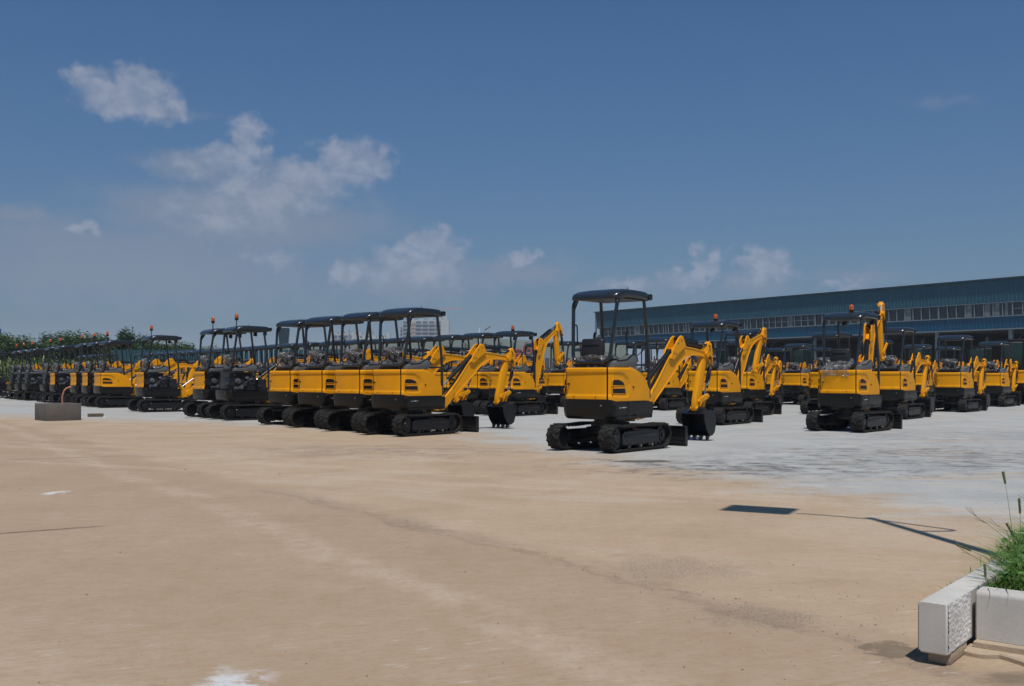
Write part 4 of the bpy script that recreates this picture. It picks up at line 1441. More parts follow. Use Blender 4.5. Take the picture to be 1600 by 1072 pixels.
# grass and broad leaves
GRS = foliage("grass_blade_green", (0.06, 0.14, 0.02), (0.19, 0.30, 0.06))
LEAFB = foliage("broad_leaf_green", (0.06, 0.15, 0.03), (0.14, 0.28, 0.07))
DRY = foliage("dry_stem_straw", (0.16, 0.13, 0.06), (0.24, 0.22, 0.10))
SEED = foliage("seed_head_green", (0.13, 0.17, 0.05), (0.20, 0.22, 0.08))
def blade(vs, fs, base, h, w, az, lean, curl, n=5):
    b0 = len(vs)
    d = Vector((math.cos(az), math.sin(az), 0)); sd = Vector((-d.y, d.x, 0))
    for k in range(n + 1):
        t = k / n
        p = Vector(base) + d * (lean * h * t + curl * h * t * t) + Vector((0, 0, h * (t - 0.45 * curl * t * t)))
        ww = w * (1 - t ** 1.6) * (0.6 + 0.8 * t if t < .5 else 1.0) + 0.0004
        vs.append(p - sd * ww); vs.append(p + sd * ww)
    for k in range(n):
        a = b0 + 2 * k
        fs.append((a, a + 1, a + 3, a + 2))
def grass():
    rnd = random.Random(9)
    vs, fs, fm = [], [], []
    KM = kerb_frame(1.60, 3.93)
    def dens(x, y):
        lim = 0.12 - 0.16 * smooth01((y - 0.75) / 0.5)
        edge = min(x - lim, (y - 0.455))
        return smooth01(0.15 + edge / 0.12)
    for k in range(30000):
        x = rnd.uniform(-0.04, 1.4); y = rnd.uniform(0.46, 3.9)
        p = KM @ Vector((x, y, 0.20))
        if p.x / p.y > 0.60 and rnd.random() < .6: continue
        dd = dens(x, y)
        if rnd.random() > 0.15 + 0.85 * dd: continue
        h = rnd.uniform(0.10, 0.215) * (0.35 + 0.65 * dd) * (1.3 if rnd.random() < .10 else 1) * (0.75 + 0.5 * abs(pnoise(Vector((x * 3, y * 3, 0)))))
        n0 = len(fs)
        blade(vs, fs, p, h, rnd.uniform(0.0016, 0.0042), rnd.uniform(0, 2 * PI), rnd.uniform(0.1, 0.7), rnd.uniform(0.2, 1.1))
        fm += [0] * (len(fs) - n0)
    for k in range(12000):
        x = rnd.uniform(0.0, 1.9); y = rnd.uniform(0.50, 3.4)
        p = KM @ Vector((x, y, 0.20))
        dd = dens(x, y)
        if rnd.random() > dd: continue
        if p.x / p.y > 0.60 and rnd.random() < .6: continue
        c = p + Vector((0, 0, rnd.uniform(0.03, 0.19) * dd * (0.8 + 0.5 * abs(pnoise(Vector((x * 3, y * 3, 0)))))))
        r = rnd.uniform(0.008, 0.022)
        tl = Matrix.Rotation(rnd.uniform(-.9, .9), 3, 'X') @ Matrix.Rotation(rnd.uniform(-.9, .9), 3, 'Y') @ Matrix.Rotation(rnd.uniform(0, 6.3), 3, 'Z')
        b0 = len(vs)
        for (a, b) in ((-1, 0), (-.5, .62), (.3, .6), (1.1, 0), (.3, -.6), (-.5, -.62)):
            vs.append(c + tl @ Vector((a * r, b * r, 0.15 * r * abs(b))))
        fs.append(tuple(range(b0, b0 + 6)))
        fm.append(1)
    return raw([tuple(v) for v in vs], fs, "grass", [GRS, LEAFB], fm=fm)
tag(grass(), kind='stuff')

def foxtail(x, y, h, lean_az, lean, label, head=True, nleaf=3, seed=0):
    rnd = random.Random(seed)
    e = bpy.data.objects.new("grass_stalk", None); COL.objects.link(e)
    KM = kerb_frame(1.60, 3.93)
    base = KM @ Vector((x, y, 0.20))
    e.location = base
    d = Vector((math.cos(lean_az), math.sin(lean_az), 0))
    pts = [d * (lean * h * (k / 8) ** 1.7) + Vector((0, 0, h * (k / 8) * (1 - 0.12 * lean * k / 8))) for k in range(9)]
    bm = bmesh.new(); tube(bm, pts, 0.0016, 5, taper=0.5)
    finish(bm, "stalk", DRY if not head else GRS, 0, e)
    if head:
        bm = bmesh.new()
        d2 = (pts[-1] - pts[-2]).normalized()
        L_ = rnd.uniform(0.050, 0.065)
        n = 10
        path = [pts[-1] + d2 * (L_ * k / n) + d * 0.004 * (k / n) ** 2 for k in range(n + 1)]
        tube(bm, path, 0.0045, 7)
        for k in range(220):
            t = rnd.random(); c = pts[-1] + d2 * (L_ * t)
            a = Vector((rnd.gauss(0, 1), rnd.gauss(0, 1), rnd.gauss(0, 1))).normalized()
            a = (a - d2 * a.dot(d2)).normalized()
            p = c + a * 0.0035
            q = p + (a * 0.8 + d2 * 0.8).normalized() * 0.008
            s_ = a.cross(d2) * 0.0006
            v = [bm.verts.new(p - s_), bm.verts.new(p + s_), bm.verts.new(q)]
            bm.faces.new(v)
        finish(bm, "seed_head", SEED, 0, e)
    else:
        bm = bmesh.new()
        for k in range(5):
            a = lean_az + rnd.uniform(-1.6, 1.6)
            dd = Vector((math.cos(a), math.sin(a), rnd.uniform(0.2, 1.2))).normalized()
            tube(bm, [pts[-1 - (k % 2)], pts[-1 - (k % 2)] + dd * rnd.uniform(.05, .09)], 0.0009, 4)
        finish(bm, "seed_spike", DRY, 0, e)
    vs, fs = [], []
    for k in range(nleaf):
        blade(vs, fs, pts[2 + k], rnd.uniform(.06, .13), 0.003, rnd.uniform(0, 6.28), .6, 1.0, 6)
    if vs:
        raw([tuple(v) for v in vs], fs, "leaf", GRS, parent=e)
    tag(e, label, "grass stalk", "tall grass stalks in the planter")
foxtail(0.215, 0.65, 0.47, 2.2, 0.10, "tallest foxtail grass stalk at the right edge, head leaning left", seed=1)
foxtail(0.245, 0.62, 0.345, 1.7, 0.04, "upright foxtail grass stalk just below the tallest one at the right edge", seed=2)
foxtail(0.24, 0.75, 0.24, 2.6, 0.25, "foxtail grass stalk rising from the left side of the grass clump", seed=3)
foxtail(0.15, 0.42, 0.09, 1.6, 0.05, "small foxtail standing at the gap between the two nearest kerb blocks", nleaf=1, seed=4)
foxtail(0.16, 0.85, 0.16, 2.9, 1.1, "foxtail grass stalk bent low over the kerb to the left", seed=5)
foxtail(0.20, 1.00, 0.30, 2.7, 0.75, "thin dry grass stalk with spread spikes leaning furthest left over the yard", head=False, seed=6)
foxtail(0.26, 1.25, 0.34, 2.4, 0.35, "thin dry grass stalk with spread spikes standing behind the leaning one", head=False, seed=7)
foxtail(0.18, 0.62, 0.20, 3.0, 0.9, "thin dry grass stalk arching over the corner kerb", head=False, seed=8)
foxtail(0.20, 1.35, 0.22, 3.0, 1.0, "thin dry grass stalk trailing over the far kerb", head=False, seed=9)

# solar street lamp that stands in the planter just outside the photo and throws the long shadow
GALV = simple("galvanised_pole_paint", (0.45, 0.46, 0.47), 0.4, metal=0.3, var=0.08)
PVM = glassy("solar_cells", (0.01, 0.015, 0.04), 0.1)
def street_lamp(x, y, H, r, label, arms, head, sc=1.0):
    e = bpy.data.objects.new("street_lamp", None); COL.objects.link(e)
    e.location = (x, y, 0)
    bm = bmesh.new(); cyl(bm, (0, 0, 0), (0, 0, H), r, r * 0.6, seg=16)
    box(bm, (0, 0, 0.02), (0.3, 0.3, 0.04), 0.005)
    finish(bm, "pole", GALV, 40, e)
    for a, rr_ in arms:
        bm = bmesh.new(); tube(bm, roundpath(a, 0.3, 6), rr_, 8); finish(bm, "bracket", GALV, 40, e)
    bm = bmesh.new()
    c, s_, rot = head
    box(bm, c, s_, 0.015, rot=rot)
    finish(bm, "lamp_head", PVM if sc > 1 else GALV, 40, e)
    tag(e, label, "street lamp")
    return e
street_lamp(3.20, 5.32, 6.15, 0.062, "tall lamp post in the planter whose shadow falls across the yard",
            [([(0.0, 0, 5.95), (-0.35, 0.20, 6.10), (-0.52, 0.28, 6.12)], 0.020),
             ([(0.0, 0.0, 5.95), (0.36, -0.10, 4.80), (0.02, 0, 4.55)], 0.020)],
            ((-0.76, 0.50, 6.16), (0.58, 0.42, 0.05), Matrix.Rotation(R(-28), 3, 'Z')))

# ------------------------------------------------------------------ concrete box with hose, timber offcut
bx = bpy.data.objects.new("concrete_box", None); COL.objects.link(bx)
bx.location = (-11.83, 25.30, 0); bx.rotation_euler = (0, 0, R(42))
tag(bx, "rough grey concrete box standing on the yard before the left line of machines", "concrete box")
bm = bmesh.new()
W_, D_, H_ = 0.86, 0.95, 0.44
for (c, s_) in (((W_ / 2, 0.06, H_ / 2), (W_, 0.12, H_)), ((W_ / 2, D_ - .06, H_ / 2), (W_, 0.12, H_)), ((0.06, D_ / 2, H_ / 2), (0.12, D_ - .24, H_ - .004)), ((W_ - .06, D_ / 2, H_ / 2), (0.12, D_ - .24, H_ - .004))):
    box(bm, c, s_, 0.008)
box(bm, (W_ / 2, D_ / 2, 0.30), (W_ - .26, D_ - .26, 0.04), 0.0)
finish(bm, "box_wall", BOXC, 35, bx)
PINK = simple("pink_hose_rubber", (0.50, 0.20, 0.13), 0.5, var=0.1)
bm = bmesh.new()
tube(bm, roundpath([(0, 0, 0), (-0.03, 0, 0.28), (0.05, 0, 0.50), (0.20, 0.05, 0.55)], 0.2, 8), 0.022, 8)
o = tag(finish(bm, "hose", PINK, 50), "pink hose end sticking up out of the concrete box and bending right", "hose")
o.location = (-11.70, 25.95, 0.32)
WOOD = simple("weathered_timber", (0.10, 0.075, 0.045), 0.8, var=0.3, scale=12)
bm = bmesh.new(); box(bm, (0, 0, 0.05), (0.42, 0.10, 0.09), 0.008)
o = tag(finish(bm, "timber_block", WOOD, 35), "short dark timber offcut lying right of the concrete box", "timber")
o.location = (-11.75, 28.1, 0); o.rotation_euler = (0, 0, R(22))

# ------------------------------------------------------------------ warehouse
TEALU = simple("teal_cladding_upper", (0.016, 0.076, 0.112), 0.45, var=0.12, scale=0.6, bump=0.1, bscale=4)
TEALL = simple("teal_cladding_lower", (0.003, 0.066, 0.125), 0.40, var=0.12, scale=0.6)
TRIM = simple("pale_edge_trim", (0.15, 0.19, 0.215), 0.5, var=0.1)
DTRIM = simple("dark_ridge_trim", (0.02, 0.045, 0.06), 0.5, var=0.1)
WGL = glassy("warehouse_glass", (0.012, 0.018, 0.026), 0.10)
CURT = simple("pale_curtain", (0.14, 0.16, 0.175), 0.8, var=0.2, scale=3)
INNER = simple("shed_interior_dark", (0.075, 0.075, 0.075), 0.9, var=0.3, scale=0.5)
wh = bpy.data.objects.new("warehouse", None); COL.objects.link(wh)
wh.location = (10.25, 121.0, 0); wh.rotation_euler = (0, 0, math.atan2(-0.822, 0.570))
tag(wh, "long low teal metal warehouse with a strip of windows and an open dark ground floor", "warehouse")
WL, WD = 96.0, 40.0
def corrugated(z0, z1, L_, y0, pitch=0.33, amp=0.03):
    bm = bmesh.new()
    n = int(L_ / pitch)
    prev = None
    for k in range(n):
        x = k * pitch
        for (dx, dy) in ((0, 0), (pitch * .55, 0), (pitch * .65, -amp), (pitch * .9, -amp)):
            a = bm.verts.new((x + dx, y0 + dy, z0)); b = bm.verts.new((x + dx, y0 + dy, z1))
            if prev: bm.faces.new((prev[0], a, b, prev[1]))
            prev = (a, b)
    return bm
finish(corrugated(7.08, 8.90, WL, 0), "upper_wall", TEALU, 30, wh)
finish(corrugated(4.98, 5.92, WL, 0), "lower_wall", TEALL, 30, wh)
bm = bmesh.new()
box(bm, (WL / 2, 20, 5.6), (WL - 0.1, 39.6, 1.2), 0)
box(bm, (WL / 2, 20, 7.9), (WL - 0.1, 39.6, 1.9), 0)
box(bm, (WL / 2, 20.4, 6.6), (WL - 0.6, 39.0, 1.0), 0)
finish(bm, "wall_core", TEALU, 30, wh)
bm = bmesh.new()
prism(bm, [(-0.25, 8.90), (-0.25, 9.02), (20, 10.3), (40.3, 9.02), (40.3, 8.90), (20, 10.1)], -0.2, WL, 0)
finish(bm, "roof", DTRIM, 30, wh)
bm = bmesh.new()
box(bm, (WL / 2, -0.08, 4.93), (WL, 0.12, 0.10), 0)
box(bm, (WL / 2, -0.06, 5.945), (WL, 0.10, 0.05), 0)
box(bm, (WL / 2, -0.06, 7.055), (WL, 0.10, 0.05), 0)
box(bm, (0.0, -0.05, 6.9), (0.16, 0.16, 4.0), 0)
finish(bm, "edge_trim", TRIM, 30, wh)
bm = bmesh.new()
box(bm, (WL / 2 - 0.1, 19.9, 4.93), (WL - 0.2, 39.3, 0.08), 0)
box(bm, (WL / 2, 16, 2.45), (WL, 0.2, 4.9), 0)
for k in range(16):
    box(bm, (0.4 + k * 6.35, 8, 4.75), (0.15, 15.6, 0.26), 0)
finish(bm, "open_bay_interior", INNER, 30, wh)
for k in range(15):
    x0 = 0.7 + k * 6.35
    n = 8
    wpan = 6.3 / n
    rnd = random.Random(k)
    if x0 + 6.3 > WL: break
    bm = bmesh.new()
    for j in range(n + 1):
        box(bm, (x0 + j * wpan, -0.02, 6.5), (0.055, 0.09, 1.06), 0)
    if k % 4 == 0:
        box(bm, (x0 + 3.15, -0.02, 6.52), (6.3, 0.05, 0.04), 0)
    box(bm, (x0 + 3.15, -0.02, 5.985), (6.35, 0.08, 0.05), 0)
    w_ = finish(bm, "window", TRIM, 30, wh)
    bm = bmesh.new()
    for j in range(n):
        cur = rnd.random() < (0.10 if k > 2 else 0.30)
        box(bm, (x0 + (j + .5) * wpan, 0.05, 6.5), (wpan - 0.03, 0.02, 1.04), 0, mi=0)
        if cur:
            box(bm, (x0 + (j + .35) * wpan, 0.035, 6.5), (wpan * rnd.uniform(.25, .9), 0.008, 1.02), 0, mi=1)
    finish(bm, "pane", [WGL, CURT], 0, w_)
colm = None
for k in range(16):
    x = 0.4 + k * 6.35
    if x > WL: break
    bm = bmesh.new()
    box(bm, (x, 0.25, 2.45), (0.28, 0.28, 4.9), 0)
    cyl(bm, (x, 0.3, 3.4), (x, 2.2, 4.7), 0.05, seg=6)
    finish(bm, "column", TRIM, 30, wh)
    bm = bmesh.new(); box(bm, (x, 8.0, 2.4), (0.24, 0.24, 4.8), 0)
    finish(bm, "column", TRIM, 30, wh)

# ------------------------------------------------------------------ far factory with letters, towers, flats
FACW = simple("grey_green_facade", (0.20, 0.235, 0.21), 0.7, var=0.1, scale=0.3)
FACP = simple("dusty_pink_pier", (0.26, 0.20, 0.20), 0.7, var=0.1)
DARKW = glassy("far_window_dark", (0.03, 0.05, 0.07), 0.15)
BROWNL = simple("brown_letters", (0.06, 0.045, 0.035), 0.6, var=0.1)
REDL = simple("red_letters", (0.30, 0.04, 0.05), 0.6, var=0.1)
fa = bpy.data.objects.new("factory_hall", None); COL.objects.link(fa)
fa.location = (-26.0, 112.0, 0); fa.rotation_euler = (0, 0, R(2))
tag(fa, "long grey-green factory front with dark and red letters behind the canopies", "factory hall")
bm = bmesh.new()
prism(bm, [(0, 0), (39, 0), (39, 4.9), (30, 5.15), (20, 5.7), (12, 5.0), (0, 4.7)], 0, 18, 0, axis='Y')
finish(bm, "wall", FACW, 30, fa)
bm = bmesh.new()
for k in range(65):
    box(bm, (0.6 + k * 0.6, -0.03, 3.5), (0.04, 0.06, 2.4), 0)
finish(bm, "cladding_rib", FACW, 0, fa)
bm = bmesh.new()
for k in range(48):
    box(bm, (0.8 + k * 0.8, -0.06, 2.6), (0.28, 0.12, 1.5), 0)
finish(bm, "pier", FACP, 0, fa)
bm = bmesh.new()
for k in range(47):
    box(bm, (1.2 + k * 0.8, -0.02, 2.6), (0.40, 0.04, 1.3), 0)
tag(finish(bm, "window", DARKW, 0, fa), kind=None)
def letters(body, size, matl, x, z, parent, ext=0.03):
    cu = bpy.data.curves.new("letters", 'FONT'); cu.body = body; cu.size = size; cu.extrude = ext
    cu.space_character = 1.9
    to = bpy.data.objects.new("tmp", cu); COL.objects.link(to)
    dg = bpy.context.evaluated_depsgraph_get()
    me = bpy.data.meshes.new_from_object(to.evaluated_get(dg))
    bpy.data.objects.remove(to)
    me.materials.clear(); me.materials.append(matl)
    t = bpy.data.objects.new("lettering", me); COL.objects.link(t)
    t.parent = parent; t.location = (x, -0.12, z); t.rotation_euler = (PI / 2, 0, 0)
    return t
letters("H N G I R", 0.95, BROWNL, 20.6, 4.35, fa)
bm = bmesh.new()
for (cx, cz, r_) in ((26.7, 3.75, .52), (27.9, 4.35, .55)):
    tube(bm, [(cx + r_ * math.cos(a), -0.12, cz + r_ * math.sin(a)) for a in [2 * PI * k / 20 for k in range(21)]], 0.07, 5)
    for a in (0, 1.05, 2.1):
        cyl(bm, (cx - r_ * .8 * math.cos(a), -0.12, cz - r_ * .8 * math.sin(a)), (cx + r_ * .8 * math.cos(a), -0.12, cz + r_ * .8 * math.sin(a)), 0.05, seg=5)
finish(bm, "red_emblem", REDL, 0, fa)

# teal site fence
TF = simple("teal_fence_sheet", (0.012, 0.060, 0.075), 0.5, var=0.2, scale=1)
bm = bmesh.new()
for k in range(60):
    box(bm, (k * 0.42, 0, 1.7), (0.36, 0.06, 3.4), 0)
    if k % 6 == 0: box(bm, (k * 0.42, 0.05, 1.75), (0.10, 0.10, 3.5), 0)
o = tag(finish(bm, "sheet_fence", TF, 0), "dark teal sheet fence behind the left part of the second line", "fence")
o.location = (-33.5, 84.0, 0); o.rotation_euler = (0, 0, R(-4))
# flared steel stack
bm = bmesh.new()
pr = [(0.78, 0), (0.74, 4.0), (0.76, 6.6), (0.86, 7.8), (0.95, 8.9)]
for (r0, z0), (r1, z1) in zip(pr, pr[1:]):
    cyl(bm, (0, 0, z0), (0, 0, z1), r0, r1, seg=20, cap=False)
cyl(bm, (0, 0, 8.9), (0, 0, 8.95), .95, .80, seg=20)
cyl(bm, (0.85, 0, 0), (0.85, 0, 6.5), 0.07, seg=6)
o = tag(finish(bm, "steel_stack", simple("stack_blue_grey", (0.018, 0.042, 0.060), .5, var=.1), 40), "dark blue-grey flared round stack seen through the leftmost of the four canopies", "stack")
o.location = ((443.5 - 800) / FPX * 160, 160, 0)
# blue board at far left
bm = bmesh.new(); box(bm, (0, 0, 6.2), (2.6, 0.15, 1.5), 0)
for s in (-1, 1): box(bm, (s * 0.9, 0.16, 3.4), (0.14, 0.14, 6.8), 0)
o = tag(finish(bm, "billboard", simple("blue_board", (0.008, 0.09, 0.30), .5, var=.05), 0), "plain blue board cut off by the left edge, above the trees", "board")
o.location = (-63.4, 121, 0)

# far solar street lamp
sl = bpy.data.objects.new("street_lamp", None); COL.objects.link(sl)
sl.location = (px(748.8, 78), 78, 0)
tag(sl, "slim white street lamp pole with a tilted solar panel, behind the second line", "street lamp")
bm = bmesh.new(); cyl(bm, (0, 0, 0), (0, 0, 4.95), 0.045, .03, seg=8)
finish(bm, "pole", simple("white_pole_paint", (.75, .75, .75), .5, var=.03), 40, sl)
bm = bmesh.new(); tube(bm, [(0, 0, 4.1), (0.25, 0, 4.45), (0.5, 0, 4.75)], 0.018, 6); finish(bm, "bracket", GALV, 40, sl)
bm = bmesh.new(); box(bm, (0.66, 0, 4.92), (0.55, 0.5, 0.05), 0.005, rot=Matrix.Rotation(R(-32), 3, 'Y')); finish(bm, "solar_panel", simple("olive_panel_back", (.07, .075, .045), .5), 40, sl)

# blocks of flats
CREAM = simple("pale_render_wall", (0.34, 0.35, 0.34), 0.8, var=0.05, scale=0.1)
BRICKW = simple("brown_brick_wall", (0.28, 0.18, 0.15), 0.8, var=0.1, scale=0.3)
BLUW = glassy("blue_grey_window", (0.03, 0.055, 0.085), 0.3)
def flats(cx, D, w, h, floors, bays, label, rot=0, dep=14, brown=None, endwall=0.0):
    e = bpy.data.objects.new("apartment_block", None); COL.objects.link(e)
    e.location = (cx, D, 0); e.rotation_euler = (0, 0, R(rot))
    bm = bmesh.new()
    box(bm, (0, dep / 2, h / 2), (w, dep, h), 0)
    finish(bm, "wall", CREAM, 0, e)
    if brown is not None:
        bm = bmesh.new(); box(bm, (brown, -0.2, h / 2 - .8), (w * .07, 1.2, h - 1.6), 0); finish(bm, "stair_tower", BRICKW, 0, e)
    bm = bmesh.new()
    for k in range(4): box(bm, (-w * .3 + k * w * .2, dep * .5, h + 1.1), (w * .10, 5, 2.2), 0)
    box(bm, (w * .42, dep * .4, h + 2), (w * .08, 5, 4), 0)
    box(bm, (0.04 * w, dep * .5, h + .25), (w * .9, 6, .5), 0)
    finish(bm, "roof_house", CREAM, 0, e)
    ww = (w * (1 - endwall)) / bays
    fh = h / floors
    n = 0
    for f in range(floors):
        if f * fh < h * 0.0: continue
        for b in range(bays):
            x = -w / 2 + (b + .5) * ww
            if brown is not None and abs(x - brown) < w * .06: continue
            if n >= 96: break
            n += 1
            bm = bmesh.new()
            box(bm, (x, -0.08, h - (f + .55) * fh), (ww * .78, 0.2, fh * .62), 0)
            wo = finish(bm, "window", BLUW, 0, e)
    bm = bmesh.new()
    for f in range(floors):
        box(bm, (-w * endwall / 2, -0.7, h - (f + .92) * fh), (w * (1 - endwall) * .97, 1.0, 0.35), 0)
    finish(bm, "balcony", CREAM, 0, e)
    tag(e, label, "apartment block", "far blocks of flats")
    return e
flats(px(665, 900), 900, 42.0, 52, 15, 6, "tall far apartment block with a brown strip and blank end wall", brown=-10.5, endwall=0.16, rot=0)
flats(px(633, 905), 905, 9.0, 47, 15, 2, "narrow far apartment wing at the left of the tall block", rot=0)
flats(px(575, 720), 720, 34.0, 29.0, 9, 6, "low far apartment block seen between the posts of the second of four canopies", rot=0)
flats(px(532, 700), 700, 11.0, 31.0, 9, 3, "small far apartment block in front of the third canopy post", rot=0)
flats(px(556, 760), 760, 26.0, 33.0, 10, 5, "far apartment block behind the low one with a stepped roof", rot=0)
flats(px(606, 800), 800, 16.0, 27.5, 8, 3, "far pale house left of the tall apartment block", rot=0)

# tower crane
CR = simple("crane_red_paint", (0.50, 0.16, 0.12), .6, var=.1)
cr = bpy.data.objects.new("tower_crane", None); COL.objects.link(cr)
cr.location = (px(645, 960), 960, 0)
tag(cr, "thin reddish tower crane jib reaching out right above the tall far block", "crane")
bm = bmesh.new()
for (a, b) in ((-.8, -.8), (.8, -.8), (.8, .8), (-.8, .8)):
    cyl(bm, (a, b, 0), (a, b, 66), 0.14, seg=4)
for k in range(33):
    cyl(bm, (-.8, -.8, k * 2), (.8, -.8, k * 2 + 2), 0.09, seg=4)
    cyl(bm, (.8, .8, k * 2), (-.8, .8, k * 2 + 2), 0.09, seg=4)
finish(bm, "mast", CR, 0, cr)
bm = bmesh.new()
for (yy, zz) in ((-.6, 65), (.6, 65), (0, 66.6)):
    cyl(bm, (-10, yy, zz), (47, yy, zz + 1.2), 0.11, seg=4)
for k in range(28):
    x = -9 + k * 2
    cyl(bm, (x, -.6, 65 + x * .021), (x + 1, 0, 66.6 + x * .021), 0.06, seg=4)
    cyl(bm, (x + 1, 0, 66.6 + x * .021), (x + 2, -.6, 65 + x * .021), 0.06, seg=4)
finish(bm, "jib", CR, 0, cr)

# ------------------------------------------------------------------ trees and tall crop
BARK = simple("bark", (0.07, 0.055, 0.04), .9, var=.3)
LF = [foliage("tree_leaf_mid", (0.03, 0.068, 0.016), (0.08, 0.13, 0.032)), foliage("tree_leaf_dark", (0.025, 0.06, 0.018), (0.06, 0.105, 0.03)), foliage("tree_leaf_yellowish", (0.06, 0.11, 0.02), (0.14, 0.20, 0.045))]
def tree_meshes(seed, H, W, li):
    rnd = random.Random(seed)
    bm = bmesh.new()
    tube(bm, roundpath([(0, 0, 0), (0.1, 0, H * .35), (-.05, .1, H * .65)], .5), 0.14, 7, taper=.5)
    blobs = []
    for k in range(16):
        a = rnd.uniform(0, 6.28); rr_ = W * rnd.uniform(.05, .42)
        z = H * rnd.uniform(.34, .90)
        rr_ *= 1.15 - abs(z / H - .55) * 1.1
        c = Vector((rr_ * math.cos(a), rr_ * math.sin(a), z))
        blobs.append((c, W * rnd.uniform(.13, .24)))
        tube(bm, roundpath([(0, 0, H * rnd.uniform(.2, .5)), tuple(c * .5 + Vector((0, 0, H * .2))), tuple(c)], .4), 0.05, 5, taper=.3)
    t = finish(bm, "trunk", BARK, 40)
    vs, fs = [], []
    for c, r in blobs:
        for k in range(420):
            d = Vector((rnd.gauss(0, 1), rnd.gauss(0, 1), rnd.gauss(0, .8))).normalized() * r * rnd.random() ** .4 * rnd.uniform(.8, 1.15)
            p = c + d
            s_ = rnd.uniform(.09, .19)
            M = Matrix.Rotation(rnd.uniform(0, 6.28), 3, 'Z') @ Matrix.Rotation(rnd.uniform(-1.2, 1.2), 3, 'X')
            b = len(vs)
            for (q, w) in ((-1, 0), (0, .5), (1, 0), (0, -.5)):
                vs.append(tuple(p + M @ Vector((q * s_, w * s_, 0))))
            fs.append((b, b + 1, b + 2, b + 3))
    cme = raw(vs, fs, "crown", LF[li])
    return t, cme
TT = []
for sd, H, W, li in ((1, 6.0, 5.6, 0), (2, 6.8, 5.0, 1), (3, 5.2, 5.4, 2)):
    TT.append(tree_meshes(sd, H, W, li))
spots = [(-8, 108, 0, 0.98), (14, 112, 2, 1.05), (34, 106, 0, 0.90), (56, 110, 2, 0.84), (78, 108, 0, 0.84), (98, 116, 1, 1.0), (112, 106, 0, .98), (128, 112, 2, 1.0), (146, 108, 0, .95), (166, 118, 1, .95), (186, 112, 1, 1.05), (203, 118, 1, 1.0), (222, 125, 0, .92), (242, 122, 0, .95), (262, 128, 2, 1.0), (284, 126, 0, .90), (306, 130, 2, .92), (330, 132, 0, .85), (352, 134, 1, .8)]
TL = ["at the left edge beside the blue board", "just right of the blue board", "third from the left edge", "fourth from the left edge", "behind the far left trio of beacons", "rounded above the beacons left of the concrete box hose", "right of the rounded one above the beacons", "second right of the rounded one above the beacons",
      "behind the beacons above the concrete box", "left of the darkest crown", "with the darkest crown, above the fully panelled left machine", "right neighbour of the darkest crown", "first right of the left line beacons against the sky", "left of the free standing machine canopy", "seen through the free standing machine canopy", "right of the free standing machine canopy", "left of the bare engine machines", "seen through the bare engine machine canopies", "smallest, farthest right in the tree line"]
used = set()
for i, (u, D, ti, sc) in enumerate(spots):
    e = bpy.data.objects.new("tree", None); COL.objects.link(e)
    e.location = (px(u, D), D, 0); e.rotation_euler = (0, 0, i * 1.7); e.scale = (sc, sc, sc)
    for src in TT[ti]:
        if ti not in used:
            o = src
        else:
            o = src.copy(); COL.objects.link(o)
        o.parent = e
    used.add(ti)
    tag(e, "%s tree %s" % (["leafy green", "dark green", "yellowish green"][ti], TL[i]), "tree", "trees along the far left field")
CROP = foliage("tall_crop_green", (0.07, 0.12, 0.025), (0.19, 0.24, 0.06))
def crop():
    rnd = random.Random(12)
    vs, fs = [], []
    for k in range(34000):
        y = rnd.uniform(84, 96)
        u = rnd.uniform(-40, 430)
        x = px(u, y)
        h = rnd.uniform(2.3, 3.6) * (1 - 0.2 * smooth01((u - 250) / 150)) * (0.85 + .3 * pnoise(Vector((x * .2, y * .2, 0))))
        a = rnd.uniform(0, 6.28)
        z0 = h * rnd.uniform(.1, .8)
        L_ = rnd.uniform(.3, .7)
        d = Vector((math.cos(a), math.sin(a), rnd.uniform(.2, 1.6))).normalized() * L_
        s_ = Vector((-math.sin(a), math.cos(a), 0)) * .04
        p = Vector((x, y, z0)); b = len(vs)
        vs += [tuple(p - s_), tuple(p + s_), tuple(p + d * .6 + s_), tuple(p + d * .6 - s_), tuple(p + d - Vector((0, 0, L_ * .25)))]
        fs += [(b, b + 1, b + 2, b + 3), (b + 3, b + 2, b + 4)]
    return raw(vs, fs, "tall_crop", CROP)
tag(crop(), kind='stuff')
FG = simple("field_green_earth", (0.055, 0.085, 0.03), .95, var=.3, scale=.2)
tag(raw([(px(-700, 80), 80, .006), (px(440, 80), 80, .006), (px(420, 150), 150, .006), (px(-700, 150), 150, .006)], [(0, 1, 2, 3)], "field", FG), kind='structure')

# ------------------------------------------------------------------ air
hz = bmesh.new(); box(hz, (0, 1500, 34), (6000, 3380, 71), 0)
hm = bpy.data.materials.new("haze_air"); hm.use_nodes = True
HN = hm.node_tree.nodes; HN.clear()
ho = HN.new("ShaderNodeOutputMaterial"); hv = HN.new("ShaderNodeVolumePrincipled")
hv.inputs["Color"].default_value = (0.80, 0.88, 1.0, 1)
hv.inputs["Density"].default_value = 0.00025
hv.inputs["Anisotropy"].default_value = 0.2
hm.node_tree.links.new(hv.outputs[0], ho.inputs["Volume"])
HAZE = True
if HAZE:
    tag(finish(hz, "haze", hm, 0), kind='stuff')

